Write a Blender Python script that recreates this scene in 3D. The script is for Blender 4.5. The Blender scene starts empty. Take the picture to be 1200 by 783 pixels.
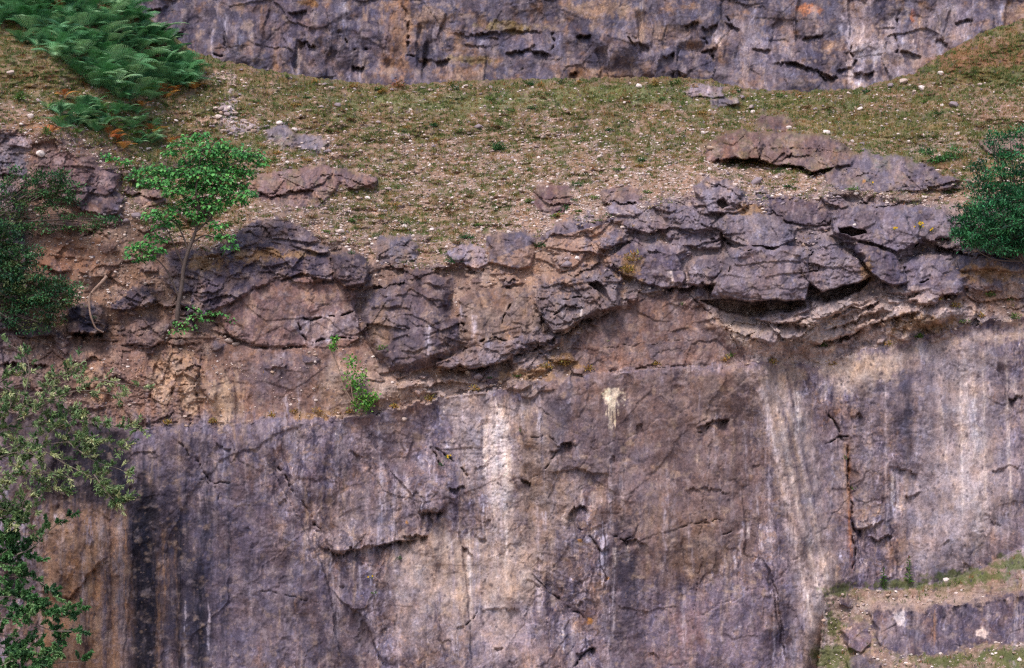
import bpy, math, random
import numpy as np
random.seed(7); RNG = np.random.default_rng(7)
C = bpy.context.scene.collection
SC = bpy.context.scene
K = 0.025; CAM = 60.0           # 2.5 cm per survey unit on the cliff face; the camera stands 60 m off
F32 = np.float32

def at(px, py, D):
    """survey coordinates (across, down) and depth behind the lower face -> world point"""
    s = (CAM + D) / CAM
    return (px - 600.0) * K * s, D, -(py - 391.5) * K * s
def atn(px, py, D):
    s = (CAM + D) / CAM
    return np.stack([(px - 600.0) * K * s, D, -(py - 391.5) * K * s], -1)

# ------------------------------------------------------------------ noise
_P = {}
def _perm(seed):
    if seed not in _P:
        r = np.random.default_rng(seed + 1000)
        p = r.permutation(512); a = r.uniform(0, 2 * np.pi, 512)
        _P[seed] = (np.concatenate([p, p]), np.cos(a).astype(F32), np.sin(a).astype(F32),
                    r.random((512, 4)).astype(F32))
    return _P[seed]
def hsh(ix, iy, seed):
    p = _perm(seed)[0]
    return p[(p[ix & 511] + iy) & 511]
def gn(x, y, seed=0):
    _, gx, gy, _r = _perm(seed)
    ix = np.floor(x).astype(np.int32); iy = np.floor(y).astype(np.int32)
    fx = (x - ix).astype(F32); fy = (y - iy).astype(F32)
    u = fx * fx * fx * (fx * (fx * 6 - 15) + 10); v = fy * fy * fy * (fy * (fy * 6 - 15) + 10)
    def g(i, j, dx, dy):
        h = hsh(i, j, seed); return gx[h] * dx + gy[h] * dy
    a = g(ix, iy, fx, fy); b = g(ix + 1, iy, fx - 1, fy)
    c = g(ix, iy + 1, fx, fy - 1); d = g(ix + 1, iy + 1, fx - 1, fy - 1)
    return ((a + (b - a) * u) * (1 - v) + (c + (d - c) * u) * v) * 1.5
def fbm(x, y, o=4, seed=0, g=.5, l=2.03):
    s = 0; a = 1.; t = 0
    for i in range(o):
        s = s + a * gn(x * l ** i + 17.3 * i, y * l ** i - 9.1 * i, seed + i); t += a; a *= g
    return s / t * 1.3
def ridged(x, y, o=4, seed=0):
    s = 0; a = 1.; t = 0
    for i in range(o):
        s = s + a * (1 - np.abs(gn(x * 2.1 ** i, y * 2.1 ** i, seed + i)) * 2); t += a; a *= .5
    return s / t
def worley(x, y, seed=0, jit=.95):
    """F1, F2, offset to the nearest centre, four random numbers of its cell"""
    r = _perm(seed)[3]
    ix = np.floor(x).astype(np.int32); iy = np.floor(y).astype(np.int32)
    f1 = np.full(x.shape, 9., F32); f2 = f1.copy(); bx = np.zeros(x.shape, F32); by = bx.copy()
    bh = np.zeros(x.shape, np.int32)
    for dj in (-1, 0, 1):
        for di in (-1, 0, 1):
            h = hsh(ix + di, iy + dj, seed)
            rx = ix + di + .5 + (r[h, 0] - .5) * jit - x; ry = iy + dj + .5 + (r[h, 1] - .5) * jit - y
            d = rx * rx + ry * ry
            m = d < f1
            f2 = np.where(m, f1, np.minimum(f2, d)); f1 = np.where(m, d, f1)
            bx = np.where(m, rx, bx); by = np.where(m, ry, by); bh = np.where(m, h, bh)
    return np.sqrt(f1), np.sqrt(f2), -bx, -by, bh
def cellr(h, k, seed): return _perm(seed)[3][(h * 7 + k * 131) & 511, k % 4]
def sst(a, b, x):
    t = np.clip((x - a) / (b - a), 0, 1); return t * t * (3 - 2 * t)
def lerp(a, b, t): return a + (b - a) * t
def s2l(c):
    c = np.asarray(c, float) / 255.
    return np.where(c <= .04045, c / 12.92, ((c + .055) / 1.055) ** 2.4)
ALB = np.array([1.12, 1.075, 1.10])
def col(r, g, b, sat=.86):
    c = s2l((r, g, b)) * ALB; return (c.mean() + (c - c.mean()) * sat).astype(F32)

# ------------------------------------------------------------------ a sheet of rock or ground on a fine survey grid
class Sheet:
    def __init__(s, xs, ys):
        s.xs = np.asarray(xs, F32); s.ys = np.asarray(ys, F32)
        s.X, s.Y = np.meshgrid(s.xs, s.ys)
        s.D = np.zeros(s.X.shape, F32); s.Cc = np.zeros(s.X.shape + (3,), F32)
        s.R = np.ones(s.X.shape, F32)      # rock (1) or loose ground (0)
        s.wx = 3.2 * fbm(s.X / 26, s.Y / 26, 3, 3) + .8 * fbm(s.X / 5, s.Y / 5, 2, 8)
        s.wy = 3.2 * fbm(s.X / 26, s.Y / 26, 3, 5) + .8 * fbm(s.X / 5, s.Y / 5, 2, 9)
    def win(s, x0, y0, x1, y1):
        a = max(0, int(np.searchsorted(s.xs, x0)) - 1); b = int(np.searchsorted(s.xs, x1)) + 1
        c = max(0, int(np.searchsorted(s.ys, y0)) - 1); d = int(np.searchsorted(s.ys, y1)) + 1
        return np.s_[c:d, a:b]
    def poly(s, pts, edge=2., warp=1., grow=0.):
        """soft mask of a polygon; its signed distance too (positive inside)"""
        p = np.asarray(pts, float); m = 14 + edge + grow
        w = s.win(p[:, 0].min() - m, p[:, 1].min() - m, p[:, 0].max() + m, p[:, 1].max() + m)
        x = s.X[w] + s.wx[w] * warp; y = s.Y[w] + s.wy[w] * warp
        d = np.full(x.shape, 1e9); ins = np.zeros(x.shape, bool)
        for i in range(len(p)):
            ax, ay = p[i - 1]; bx, by = p[i]
            ex, ey = bx - ax, by - ay
            t = np.clip(((x - ax) * ex + (y - ay) * ey) / (ex * ex + ey * ey + 1e-9), 0, 1)
            d = np.minimum(d, (x - ax - ex * t) ** 2 + (y - ay - ey * t) ** 2)
            c = ((ay > y) != (by > y))
            ins ^= c & (x < (bx - ax) * (y - ay) / (by - ay + 1e-12) + ax)
        d = np.sqrt(d); sd = np.where(ins, d, -d) + grow
        return w, sst(-edge * .5, edge * .5, sd).astype(F32), sd
    def line(s, pts, m=20, warp=1.):
        p = np.asarray(pts, float)
        w = s.win(p[:, 0].min() - m, p[:, 1].min() - m, p[:, 0].max() + m, p[:, 1].max() + m)
        x = s.X[w] + s.wx[w] * warp; y = s.Y[w] + s.wy[w] * warp
        d = np.full(x.shape, 1e9); tt = np.zeros(x.shape); L = 0
        seg = [math.hypot(*(p[i + 1] - p[i])) for i in range(len(p) - 1)]; T = sum(seg)
        for i in range(len(p) - 1):
            ax, ay = p[i]; ex, ey = p[i + 1] - p[i]
            t = np.clip(((x - ax) * ex + (y - ay) * ey) / (ex * ex + ey * ey + 1e-9), 0, 1)
            q = (x - ax - ex * t) ** 2 + (y - ay - ey * t) ** 2
            k = q < d; d = np.where(k, q, d); tt = np.where(k, (L + t * seg[i]) / T, tt); L += seg[i]
        return w, np.sqrt(d), tt
    # ---- shape
    def crack(s, pts, wid=1.6, dep=.5, warp=1.):
        q = [pts[0]]; k = int(pts[0][0] * 3 + pts[0][1]); r = random.Random(k)
        for a, b in zip(pts[:-1], pts[1:]):                      # a joint never runs straight
            L = math.hypot(b[0] - a[0], b[1] - a[1]); n = max(1, int(L / 7))
            for i in range(1, n + 1):
                j = 2.2 if i < n else 0
                q.append((a[0] + (b[0] - a[0]) * i / n + r.uniform(-j, j), a[1] + (b[1] - a[1]) * i / n + r.uniform(-j, j)))
        w, d, t = s.line(q, 8 + wid * 3, warp)
        x = s.X[w]; y = s.Y[w]
        wv = wid * (.45 + .7 * np.abs(fbm(x / 14, y / 14, 2, 77)))
        o = sst(-.3, .25, fbm(x / 9 + k, y / 9, 2, 79)) * np.clip(np.minimum(t, 1 - t) * 6, 0, 1)
        s.D[w] += dep * .75 * o * np.exp(-(d / wv) ** 2)
    def lip(s, pts, amt=.35, fall=14., warp=1.):
        """a break of slope: the rock below the line steps back under it and eases out again"""
        p = np.asarray(pts, float); p = p[np.argsort(p[:, 0])]
        w = s.win(p[0, 0], p[:, 1].min() - 12, p[-1, 0], p[:, 1].max() + fall * 4)
        x = s.X[w] + s.wx[w] * warp; y = s.Y[w] + s.wy[w] * warp
        k_ = p[0, 0] * 3.1 + p[0, 1]; f = np.interp(x, p[:, 0], p[:, 1]) + 2.6 * fbm(x / 11 + k_, x * 0 + k_, 3, 83, .6) + 1.6 * np.round(1.4 * gn(x / 6 + k_, x * 0, 84)); t = y - f
        e = sst(0, .18, (x - p[0, 0]) / (p[-1, 0] - p[0, 0])) * sst(0, .18, (p[-1, 0] - x) / (p[-1, 0] - p[0, 0]))
        am = amt * (.35 + 1.1 * sst(-.5, .4, fbm(x / 13 + k_, y / 30, 3, 85))); fl = fall * (.5 + .9 * sst(-.5, .5, gn(x / 17 + k_, x * 0, 86)))
        s.D[w] += np.where(t > 0, am * np.exp(-t / fl) * sst(0, 1.6, t), 0) * e
        s.D[w] -= np.where(t <= 0, amt * .25 * np.exp(t / 7), amt * .25 * np.exp(-t * 3)) * e
    def vstep(s, pts, amt=.3, fall=20., side=1):
        """a near-vertical corner: the rock on one side stands back"""
        p = np.asarray(pts, float); p = p[np.argsort(p[:, 1])]
        w = s.win(p[:, 0].min() - fall * 4, p[0, 1], p[:, 0].max() + fall * 4, p[-1, 1])
        x = s.X[w] + s.wx[w]; y = s.Y[w] + s.wy[w]
        t = (x - np.interp(y, p[:, 1], p[:, 0])) * side
        e = sst(0, .2, (y - p[0, 1]) / (p[-1, 1] - p[0, 1])) * sst(0, .2, (p[-1, 1] - y) / (p[-1, 1] - p[0, 1]))
        s.D[w] += np.where(t > 0, amt * np.exp(-t / fall) * sst(0, 2, t), 0) * e
    def block(s, pts, out=.3, lean=.004, tx=0., edge=2., rock=1., c=None, rnd=0., warp=1., ref=None, full=0, grow=2.2, flat=0.):
        out = out * .68
        """a block of rock that grows out of the ground behind it and ends in an undercut lower edge"""
        p = np.asarray(pts, float)
        w, m, sd = s.poly(pts, edge, warp * .8, grow)
        x = s.X[w]; y = s.Y[w]
        yt = p[:, 1].min(); yb = p[:, 1].max(); t = (y - yt) / (yb - yt)
        if ref is None:
            i = int(np.argmax(p[:, 1])); ref = s.D[s.ix(p[i, 0], p[i, 1] - 2)]
        cx = p[:, 0].mean(); cy = p[:, 1].mean()
        pa = ref - out + lean * (yb - y) + tx * (x - cx)
        pr = s.D[w] - out * sst(-.25, .75, t)
        pl = lerp(pa, pr, .55 - .45 * flat)
        # its own broken faces
        k = int(cx * 7 + cy * 13) % 300
        for sc, a, b in ((34, .20, .22), (15, .08, .11)):
            f1, f2, dx, dy, h = worley(x / sc + k, y / (sc * .8) + k, 300 + k)
            pl = pl + (1 - .75 * flat) * min(1, out * 1.6 + .25) * (a * (cellr(h, 0, 300 + k) - .5) + b * 1.3 * (cellr(h, 1, 300 + k) - .5) * dx + b * (1.2 * (cellr(h, 2, 300 + k) - .75)) * dy)
        if rnd: pl = pl + rnd * (1 - sst(0, 16, sd)) ** 2
        e = 1.6 + 13 * sst(-.1, .45, fbm(x / 24 + k, y / 24, 2, 310)) * sst(.85, .5, t) + 9 * sst(.35, .0, t)
        m = sst(-.3, .9, sd / e + .15)
        s.D[w] = lerp(s.D[w], pl, m)
        s.R[w] = lerp(s.R[w], rock, m)
        if c is not None:
            q = sd / 7 + 1.1 * fbm(x / 8, y / 8, 4, 313, .6) + .15
            mc = sst(-.35, .45, q) * (.55 + .45 * np.maximum(full, sst(-.3, .2, fbm(x / 16, y / 20, 3, 315))))
            c2 = c * np.array([.70, .685, .735], F32) * (1 + .16 * fbm(x / 20, y / 20, 3, 317))[..., None]
            s.Cc[w] = lerp(s.Cc[w], c2, mc[..., None])
    def cave(s, pts, dep=.8, edge=2.5, warp=1.):
        w, m, sd = s.poly(pts, edge, warp); s.D[w] += 1.5 * dep * m * (.75 + .25 * sst(0, 12, sd))
    def ix(s, x, y):
        return (min(len(s.ys) - 1, int(np.searchsorted(s.ys, y))), min(len(s.xs) - 1, int(np.searchsorted(s.xs, x))))
    def sample(s, A, x, y):
        i = np.clip(np.searchsorted(s.ys, y), 1, len(s.ys) - 1); j = np.clip(np.searchsorted(s.xs, x), 1, len(s.xs) - 1)
        fy = np.clip((y - s.ys[i - 1]) / (s.ys[i] - s.ys[i - 1]), 0, 1); fx = np.clip((x - s.xs[j - 1]) / (s.xs[j] - s.xs[j - 1]), 0, 1)
        return (A[i - 1, j - 1] * (1 - fx) * (1 - fy) + A[i - 1, j] * fx * (1 - fy) + A[i, j - 1] * (1 - fx) * fy + A[i, j] * fx * fy)
    # ---- colour of the stone itself: beds, lichen, mineral stain
    def tint(s, pts, c, k=.8, edge=10., warp=2.5, br=.5):
        w, _, sd = s.poly(pts, 4, warp, 16)
        x = s.X[w]; y = s.Y[w]; sd = sd - 16
        low = sst(410, 470, y)                              # on the sheer face stains are drawn out downwards
        n = lerp(fbm(x / 13, y / 12, 5, 31, .6), .75 * fbm(x / 7, y / 60, 5, 33, .6) + .55 * fbm(x / 15, y / 20, 5, 34, .65), low)
        m = sst(-.55, .75, sd / (edge * .9 + 4) + (1.1 + br) * n) * k
        s.Cc[w] = lerp(s.Cc[w], c, m[..., None])
    def blob(s, cx, cy, rx, ry, c, k=.7, ang=0., br=.6, vs=0.):
        r = max(rx, ry) * 1.5
        w = s.win(cx - r, cy - r, cx + r, cy + r)
        x = s.X[w] + s.wx[w] * 1.5 - cx; y = s.Y[w] + s.wy[w] * 1.5 - cy
        a = math.radians(ang); u = (x * math.cos(a) + y * math.sin(a)) / rx; v = (-x * math.sin(a) + y * math.cos(a)) / ry
        q = 1 - np.sqrt(u * u + v * v)
        q = q + br * fbm(s.X[w] / 11, s.Y[w] / (11 + vs), 4, 41) + br * .4 * fbm(s.X[w] / 3.2, s.Y[w] / (3.2 + vs * .4), 2, 47)
        m = sst(-.12, .45, q) * k
        s.Cc[w] = lerp(s.Cc[w], c, m[..., None])
    def streak(s, x0, y0, y1, wd, c, k=.8, lean=0., wob=2.):
        """water stain running down the face"""
        w = s.win(x0 - wd * 4 - abs(lean) - 10, y0, x0 + wd * 4 + abs(lean) + 8, y1)
        t = (s.Y[w] - y0) / (y1 - y0)
        xx = s.X[w] - x0 - lean * t + wob * fbm(s.Y[w] / 23 + x0, s.Y[w] * 0 + x0, 2, 51) + .5 * s.wx[w] * .6
        wv = wd * (.7 + .75 * np.abs(fbm(s.Y[w] / 17 + x0 * 3, s.X[w] / 40, 3, 53)) + .15)
        m = np.exp(-(xx / wv) ** 2) * sst(0, .1, t) * sst(0, .35, 1 - t)
        bb = min(1, max(0, (wd - 4) / 6)); m = m * sst(-.55 - .6 * bb, .25 - .2 * bb, fbm(s.X[w] / (2.4 + 2 * bb), s.Y[w] / (15 + 20 * bb), 3, 57)) * k
        if k >= .85 and c.mean() > .3:                     # crusted calcite: crisp, ragged edges
            m = k * sst(.26, .6, (m / k * (1 + 1.1 * fbm(s.X[w] / 3, s.Y[w] / 14, 4, 59, .65))) * (.25 + .75 * sst(0, .3, t)) * (.2 + .8 * sst(0, .4, 1 - t))) * sst(0, .04, t)
        s.Cc[w] = lerp(s.Cc[w], c, np.clip(m, 0, 1)[..., None])

PUR = col(118, 104, 116); DPU = col(88, 78, 94); BRN = col(124, 100, 92); TAN = col(168, 143, 124)
LGT = col(160, 146, 152); WHT = col(222, 210, 208); ORG = col(150, 114, 86); BLK = col(46, 46, 64)
RED = col(132, 98, 84); SOIL = col(138, 110, 92); GRN = col(96, 100, 60); PINK = col(176, 150, 136)
GRY = col(122, 114, 122); DGR = col(84, 82, 92)

def detail(s, amt, ledgy, seed=0, fine=1., smooth=0.):
    """broken limestone: faceted blocks whose lower edges overhang, small bedding steps, grain; smooth = 1 is a blasted sheer face"""
    wq = 1.3 - .9 * smooth; X = s.X + s.wx * wq; Y = s.Y + s.wy * wq
    D = np.zeros_like(s.D); q1 = 1 - .88 * smooth
    act = .35 + .95 * sst(-.25, .3, fbm(X / 75, Y / 45, 3, seed + 55))
    for sc, a, tl, sy, lg in ((64, .17, .28, .7, .20), (30, .085, .17, .75, .12), (13.5, .03, .07, .8, .055), (6.2, .010, .03, .8, .015)):
        f1, f2, dx, dy, h = worley(X / sc + seed, Y / (sc * sy), seed + int(sc))
        r0 = cellr(h, 0, seed) - .5; r1 = cellr(h, 1, seed) - .5; r2 = cellr(h, 2, seed) - .5
        v = a * r0 + tl * (r1 * dx + r2 * dy) - lg * ledgy * dy
        if sc < 60 and sc > 7: v = v + a * .9 * np.exp(-((f2 - f1) / (.05)) ** 2) * (r1 + .5 > .75) * (1 - smooth)
        D += v * q1 * (act if sc < 50 else 1)
    for sc, a, tl, sy, z in ((150, .10, .15, 1.5, 1), (62, .04, .12, 1.3, .8)):       # long fracture planes of the blasted face
        xx = s.X + 2.2 * s.wx + .35 * s.Y; f1, f2, dx, dy, h = worley(xx / sc + seed + 9, (s.Y + 2.2 * s.wy) / (sc * sy), seed + int(sc))
        D += smooth * z * (a * (cellr(h, 0, seed) - .5) * sst(0, .02, f2 - f1) + tl * ((cellr(h, 1, seed) - .5) * dx + (cellr(h, 2, seed) - .5) * dy))
    n = lerp(fbm(X / 62, Y / 44, 5, seed + 61), fbm(X / 90, Y / 70, 3, seed + 61, .4), smooth)
    q = n * 7; D += .044 * (np.floor(q) + sst(.0, .2, q - np.floor(q)) - q) * 1.6 * (1 - .97 * smooth)        # bedding steps
    n2 = fbm(X / 21 + 5, Y / 19, 4, seed + 71)
    q = n2 * 5; D += .020 * (1 - .8 * smooth) * (np.floor(q) + sst(.0, .25, q - np.floor(q)) - q) * 1.5
    D += smooth * (.20 * fbm(X / 40, Y / 60, 5, seed + 75, .55) + .04 * fbm(X / 10, Y / 70, 2, seed + 77) + .10 * sst(0, .6, fbm(X / 50, Y / 60, 3, seed + 79)) * fbm(X / 12, Y / 12, 4, seed + 78, .55))
    D += .018 * fine * (1 - .55 * smooth) * fbm(X / 3.2, Y / 3.2, 3, seed + 81, .65)
    s.D += D * amt

def patina(s, mask):
    """weathered skin of a quarried face: crisp-edged patches where it has flaked, darkened or browned, drawn out downwards"""
    X = s.X + s.wx * 2; Y = s.Y + s.wy * 2
    for i, (sx, sy, lo, hi, c, k) in enumerate(((26, 48, .10, .24, DPU, .5), (38, 44, .12, .26, BRN, .5), (19, 40, .16, .30, LGT, .5), (11, 24, .20, .30, DPU * .8, .5), (14, 17, .22, .32, TAN, .4), (7, 13, .24, .36, LGT * 1.1, .45),
                                                (8, 9, .26, .38, BRN * .85, .5), (5, 30, .22, .40, DPU * .75, .5), (4, 34, .26, .42, W3_, .4), (9, 110, .16, .40, DPU * .85, .45), (13, 140, .18, .42, LGT, .35), (4.5, 5, .30, .42, DPU * .7, .5), (5, 4.5, .32, .42, PINK, .4))):
        m = sst(lo, hi, fbm(X / sx + 3 * i, Y / sy, 6, 400 + i * 7, .62)) * k * mask
        f = c / REF_                                    # it shifts the tone that is there
        s.Cc *= (1 + (f - 1) * m[..., None] * (1.25 if f.mean() < 1 else .75))
REF_ = col(122, 108, 114)
W3_ = col(186, 176, 190)
def grain(s, k=1.):
    """colour variation of the stone at every size down to a few centimetres"""
    a = fbm(s.X / 60, s.Y / 70, 4, 91); b = fbm(s.X / 9, s.Y / 11, 5, 93, .6); c = fbm(s.X / 2.2, s.Y / 2.4, 3, 95, .7)
    v = 1 + k * (.18 * a + .32 * b + .24 * c)
    s.Cc *= np.clip(v, .35, 1.9)[..., None]
    fine = fbm(s.X / 1.3, s.Y / 1.5, 2, 295); s.Cc *= (1 + .16 * k * fine)[..., None]
    w = fbm(s.X / 21, s.Y / 26, 4, 97)
    s.Cc *= (1 + k * .12 * w[..., None] * np.array([1.1, .1, -1.1], F32))
    pt = sst(.05, .6, fbm(s.X / 15 + 4, s.Y / 13, 5, 98, .65)) * .42 * k * s.R; s.Cc[:] = lerp(s.Cc, lerp(TAN, LGT, sst(-.3, .3, w)[..., None]), pt[..., None])
    pt = sst(.15, .6, fbm(s.X / 10 - 4, s.Y / 12, 5, 198, .65)) * .45 * k * s.R; s.Cc[:] = lerp(s.Cc, DPU * .8, pt[..., None])
    sp = worley(s.X / 4.4, s.Y / 4.0, 99); m = (cellr(sp[4], 2, 99) > .965) * sst(.26, .12, sp[0]) * k
    s.Cc[:] = lerp(s.Cc, PINK * 1.05, (m * .35)[..., None])
    sp = worley(s.X / 7.7, s.Y / 7.1, 101); m = (cellr(sp[4], 1, 101) > .955) * sst(.34, .2, sp[0] + .06 * b) * k
    s.Cc[:] = lerp(s.Cc, TAN * 1.0, (m * .3)[..., None])
    sp = worley(s.X / 5.1, s.Y / 6.3, 103); m = (cellr(sp[4], 1, 103) > .9) * sst(.36, .2, sp[0] + .1 * b) * k
    s.Cc[:] = lerp(s.Cc, DPU * .6, (m * .6)[..., None])

# ------------------------------------------------------------------ materials
def new_mat(name):
    m = bpy.data.materials.new(name); m.use_nodes = True
    nt = m.node_tree; return m, nt, nt.nodes['Principled BSDF']
def vcol_mat(name, rough=.9, bump=.25, bscale=28., var=.35, vscale=16., trans=0., spec=.2):
    m, nt, b = new_mat(name)
    at_ = nt.nodes.new('ShaderNodeAttribute'); at_.attribute_name = 'Col'
    tc = nt.nodes.new('ShaderNodeTexCoord')
    n = nt.nodes.new('ShaderNodeTexNoise'); n.inputs['Scale'].default_value = vscale; n.inputs['Detail'].default_value = 8
    n.inputs['Roughness'].default_value = .75
    nt.links.new(tc.outputs['Object'], n.inputs['Vector'])
    mr = nt.nodes.new('ShaderNodeMapRange'); mr.inputs['From Min'].default_value = .3; mr.inputs['From Max'].default_value = .7
    mr.inputs['To Min'].default_value = 1 - var; mr.inputs['To Max'].default_value = 1 + var
    nt.links.new(n.outputs['Fac'], mr.inputs['Value'])
    mul = nt.nodes.new('ShaderNodeVectorMath'); mul.operation = 'SCALE'
    nt.links.new(at_.outputs['Color'], mul.inputs[0]); nt.links.new(mr.outputs['Result'], mul.inputs['Scale'])
    nt.links.new(mul.outputs['Vector'], b.inputs['Base Color'])
    b.inputs['Roughness'].default_value = rough; b.inputs['Specular IOR Level'].default_value = spec
    if bump:
        n2 = nt.nodes.new('ShaderNodeTexNoise'); n2.inputs['Scale'].default_value = bscale; n2.inputs['Detail'].default_value = 6
        nt.links.new(tc.outputs['Object'], n2.inputs['Vector'])
        bp = nt.nodes.new('ShaderNodeBump'); bp.inputs['Strength'].default_value = bump; bp.inputs['Distance'].default_value = .03
        nt.links.new(n2.outputs['Fac'], bp.inputs['Height']); nt.links.new(bp.outputs['Normal'], b.inputs['Normal'])
    if trans:
        tr = nt.nodes.new('ShaderNodeBsdfTranslucent'); mx = nt.nodes.new('ShaderNodeMixShader'); mx.inputs['Fac'].default_value = trans
        nt.links.new(mul.outputs['Vector'], tr.inputs['Color'])
        nt.links.new(b.outputs[0], mx.inputs[1]); nt.links.new(tr.outputs[0], mx.inputs[2])
        nt.links.new(mx.outputs[0], nt.nodes['Material Output'].inputs['Surface'])
    return m
M_ROCK = vcol_mat('limestone', .92, .3, 30, .38, 16)
M_SOIL = vcol_mat('soil_and_turf', .96, .5, 34, .35, 18)
M_STONE = vcol_mat('loose_limestone', .9, .3, 40, .2, 20)
M_LEAF = vcol_mat('leaf', .55, 0, 1, .18, 9, .22, .35)
M_GRASS = vcol_mat('grass_blade', .7, 0, 1, .15, 5, .15)
M_BARK = vcol_mat('bark', .9, .5, 60, .3, 40)

def mesh_np(name, V, Fq, colr, mat, smooth=True, tri=None):
    """one mesh from arrays: quads, optional triangles, a colour per vertex"""
    me = bpy.data.meshes.new(name); nq = len(Fq) if Fq is not None else 0; nt_ = len(tri) if tri is not None else 0
    me.vertices.add(len(V)); me.vertices.foreach_set('co', np.ascontiguousarray(V, F32).ravel())
    idx = np.concatenate([np.asarray(Fq, np.int32).ravel() if nq else np.zeros(0, np.int32),
                          np.asarray(tri, np.int32).ravel() if nt_ else np.zeros(0, np.int32)])
    me.loops.add(len(idx)); me.loops.foreach_set('vertex_index', idx)
    st = np.concatenate([np.arange(nq) * 4, nq * 4 + np.arange(nt_) * 3]).astype(np.int32)
    me.polygons.add(nq + nt_); me.polygons.foreach_set('loop_start', st)
    if smooth: me.polygons.foreach_set('use_smooth', np.ones(nq + nt_, bool))
    me.update(calc_edges=True)
    a = me.color_attributes.new('Col', 'FLOAT_COLOR', 'POINT')
    c = np.ones((len(V), 4), F32); c[:, :3] = colr; a.data.foreach_set('color', c.ravel())
    me.materials.append(mat)
    return me
def link(name, me, parent=None, **kw):
    o = bpy.data.objects.new(name, me); C.objects.link(o)
    if parent: o.parent = parent
    for k, v in kw.items(): o[k] = v
    return o

def spaced(a, b, step, lo, hi, n):
    """even steps in the middle, longer and longer ones out to the far ends"""
    mid = np.arange(a, b + step, step)
    g = lambda d, m: step * (np.exp(np.linspace(0, math.log(d / step), m)))
    l = mid[0] - np.cumsum(g((mid[0] - lo) / n * 2.2, n)); r = mid[-1] + np.cumsum(g((hi - mid[-1]) / n * 2.2, n))
    return np.concatenate([l[::-1], mid, r])
# ================================================================== the quarry: lower face, ledges, hillside (one survey sheet)
S = Sheet(spaced(-14, 1214, 1.0, -420, 1620, 26), spaced(-28, 800, 1.0, -70, 1150, 22))
X, Y = S.X, S.Y
NX = fbm(X / 90, X * 0 + 3, 3, 11)
# contour lines across the hill (down, depth): (a) top of the turf, (b) where the slope eases, (c) top of the broken ledges, (d) top of the sheer face
xa = [-420, 0, 130, 180, 230, 300, 400, 450, 500, 560, 640, 700, 790, 830, 850, 880, 940, 1000, 1040, 1070, 1100, 1150, 1200, 1620]
ya = [-66, -24, -10, 30, 66, 84, 99, 103, 101, 98, 96, 95, 94, 97, 102, 108, 110, 108, 98, 90, 70, 42, 26, -40]
xd = [-420, 0, 160, 330, 430, 520, 600, 640, 750, 870, 890, 960, 1000, 1060, 1100, 1160, 1200, 1620]
yd = [470, 480, 502, 490, 487, 467, 452, 441, 431, 424, 424, 430, 414, 400, 392, 377, 373, 360]
xc = [-420, 0, 70, 140, 200, 250, 330, 420, 520, 640, 720, 820, 900, 1000, 1100, 1200, 1620]
yc = [140, 150, 165, 240, 285, 290, 255, 300, 315, 270, 250, 225, 235, 225, 240, 235, 230]
yA = np.interp(X, xa, ya) + 1.5 * gn(X / 4.5, X * 0, 17) + 3.4 * fbm(X / 14, X * 0, 3, 12); yD = np.interp(X, xd, yd) + 5 * fbm(X / 30, Y / 60, 4, 14) + 2.5 * np.round(1.6 * gn(X / 15, Y / 80, 15)); yC = np.interp(X, xc, yc)
dA = 15.0; dC = 3.4; dD = .55
D = np.where(Y < yC, dA + (dC - dA) * np.clip((Y - yA) / (yC - yA), -9, 1) ** .9 if False else dA + (dC - dA) * np.clip((Y - yA) / (yC - yA), 0, 1),
             np.where(Y < yD, dD + (dC - dD) * np.clip((yD - Y) / (yD - yC), 0, 1) ** (1.15 + .5 * fbm(X / 80, Y / 70, 2, 16)), dD - .0012 * (Y - yD)))
D = D + .25 * sst(0, 2.5, yD - Y) * sst(60, 0, yD - Y) * sst(900, 860, X)
# over the brow the ground levels off towards the upper cliff
over = np.clip(yA - Y, 0, 60)
D = np.where(Y < yA, dA + over * 1.1, D)
S.D[:] = D
# roll of the slope and little terraces trodden across it
hill = sst(0, 18, yC + 10 - Y)
S.D += hill * (.9 * fbm(X / 120, Y / 60, 3, 21) + .16 * fbm(X / 46, Y / 18, 4, 23) + .15 * fbm(X / 15, Y / 5, 3, 25) + .06 * fbm(X / 7, Y / 2.6, 2, 26)) * sst(-2, 22, Y - yA)
tz = fbm(X / 70, Y / 30, 3, 27) * 2 + Y / 9.5; S.D += hill * .07 * (np.abs((tz % 1) - .5) * 2 - .5) * sst(-2, 22, Y - yA)
wood = sst(250, 60, X) * sst(200, 40, Y); S.D -= wood * 1.2
# sheer face: gentle bulges, the arete and the set-back right-hand face
face = sst(-4, 10, Y - yD)
S.D += face * (.55 * fbm(X / 150, Y / 210, 3, 29) + .22 * fbm(X / 48, Y / 120, 3, 33))
xr = np.interp(Y, [400, 425, 520, 600, 680, 783, 1150], [884, 888, 915, 938, 972, 948, 940])
S.D += np.maximum(face, sst(-90, -5, Y - yD) * (X > 850)) * .7 * sst(-6, 46, X + S.wx - xr); S.D += face * (- .35 * np.exp(-((X - xr + 8) / 16) ** 2))
S.D -= face * .5 * sst(1230, 1090, X) * 0
# right-hand bank and the low wall in it
xb = [900, 955, 968, 1000, 1030, 1070, 1110, 1150, 1200, 1620]; yb = [1190, 812, 700, 688, 690, 688, 680, 665, 640, 520]
yB = np.interp(X, xb, yb) + 2 * fbm(X / 20, X * 0, 2, 13)
bank = sst(0, 3, Y - yB) * (X > 930)
S.D -= np.where(bank > 0, (.034 * np.clip(Y - np.maximum(yB - 0, 640) , 0, 500) * sst(930, 1080, X + .2 * (Y - 690)) * (X > 1000) + .034 * np.clip(Y - 690, 0, 500) * (X <= 1000) * sst(930, 1080, X + .2 * (Y - 690)) + .06 * bank), 0)
S.R[:] = np.clip(face - bank, 0, 1)

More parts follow.
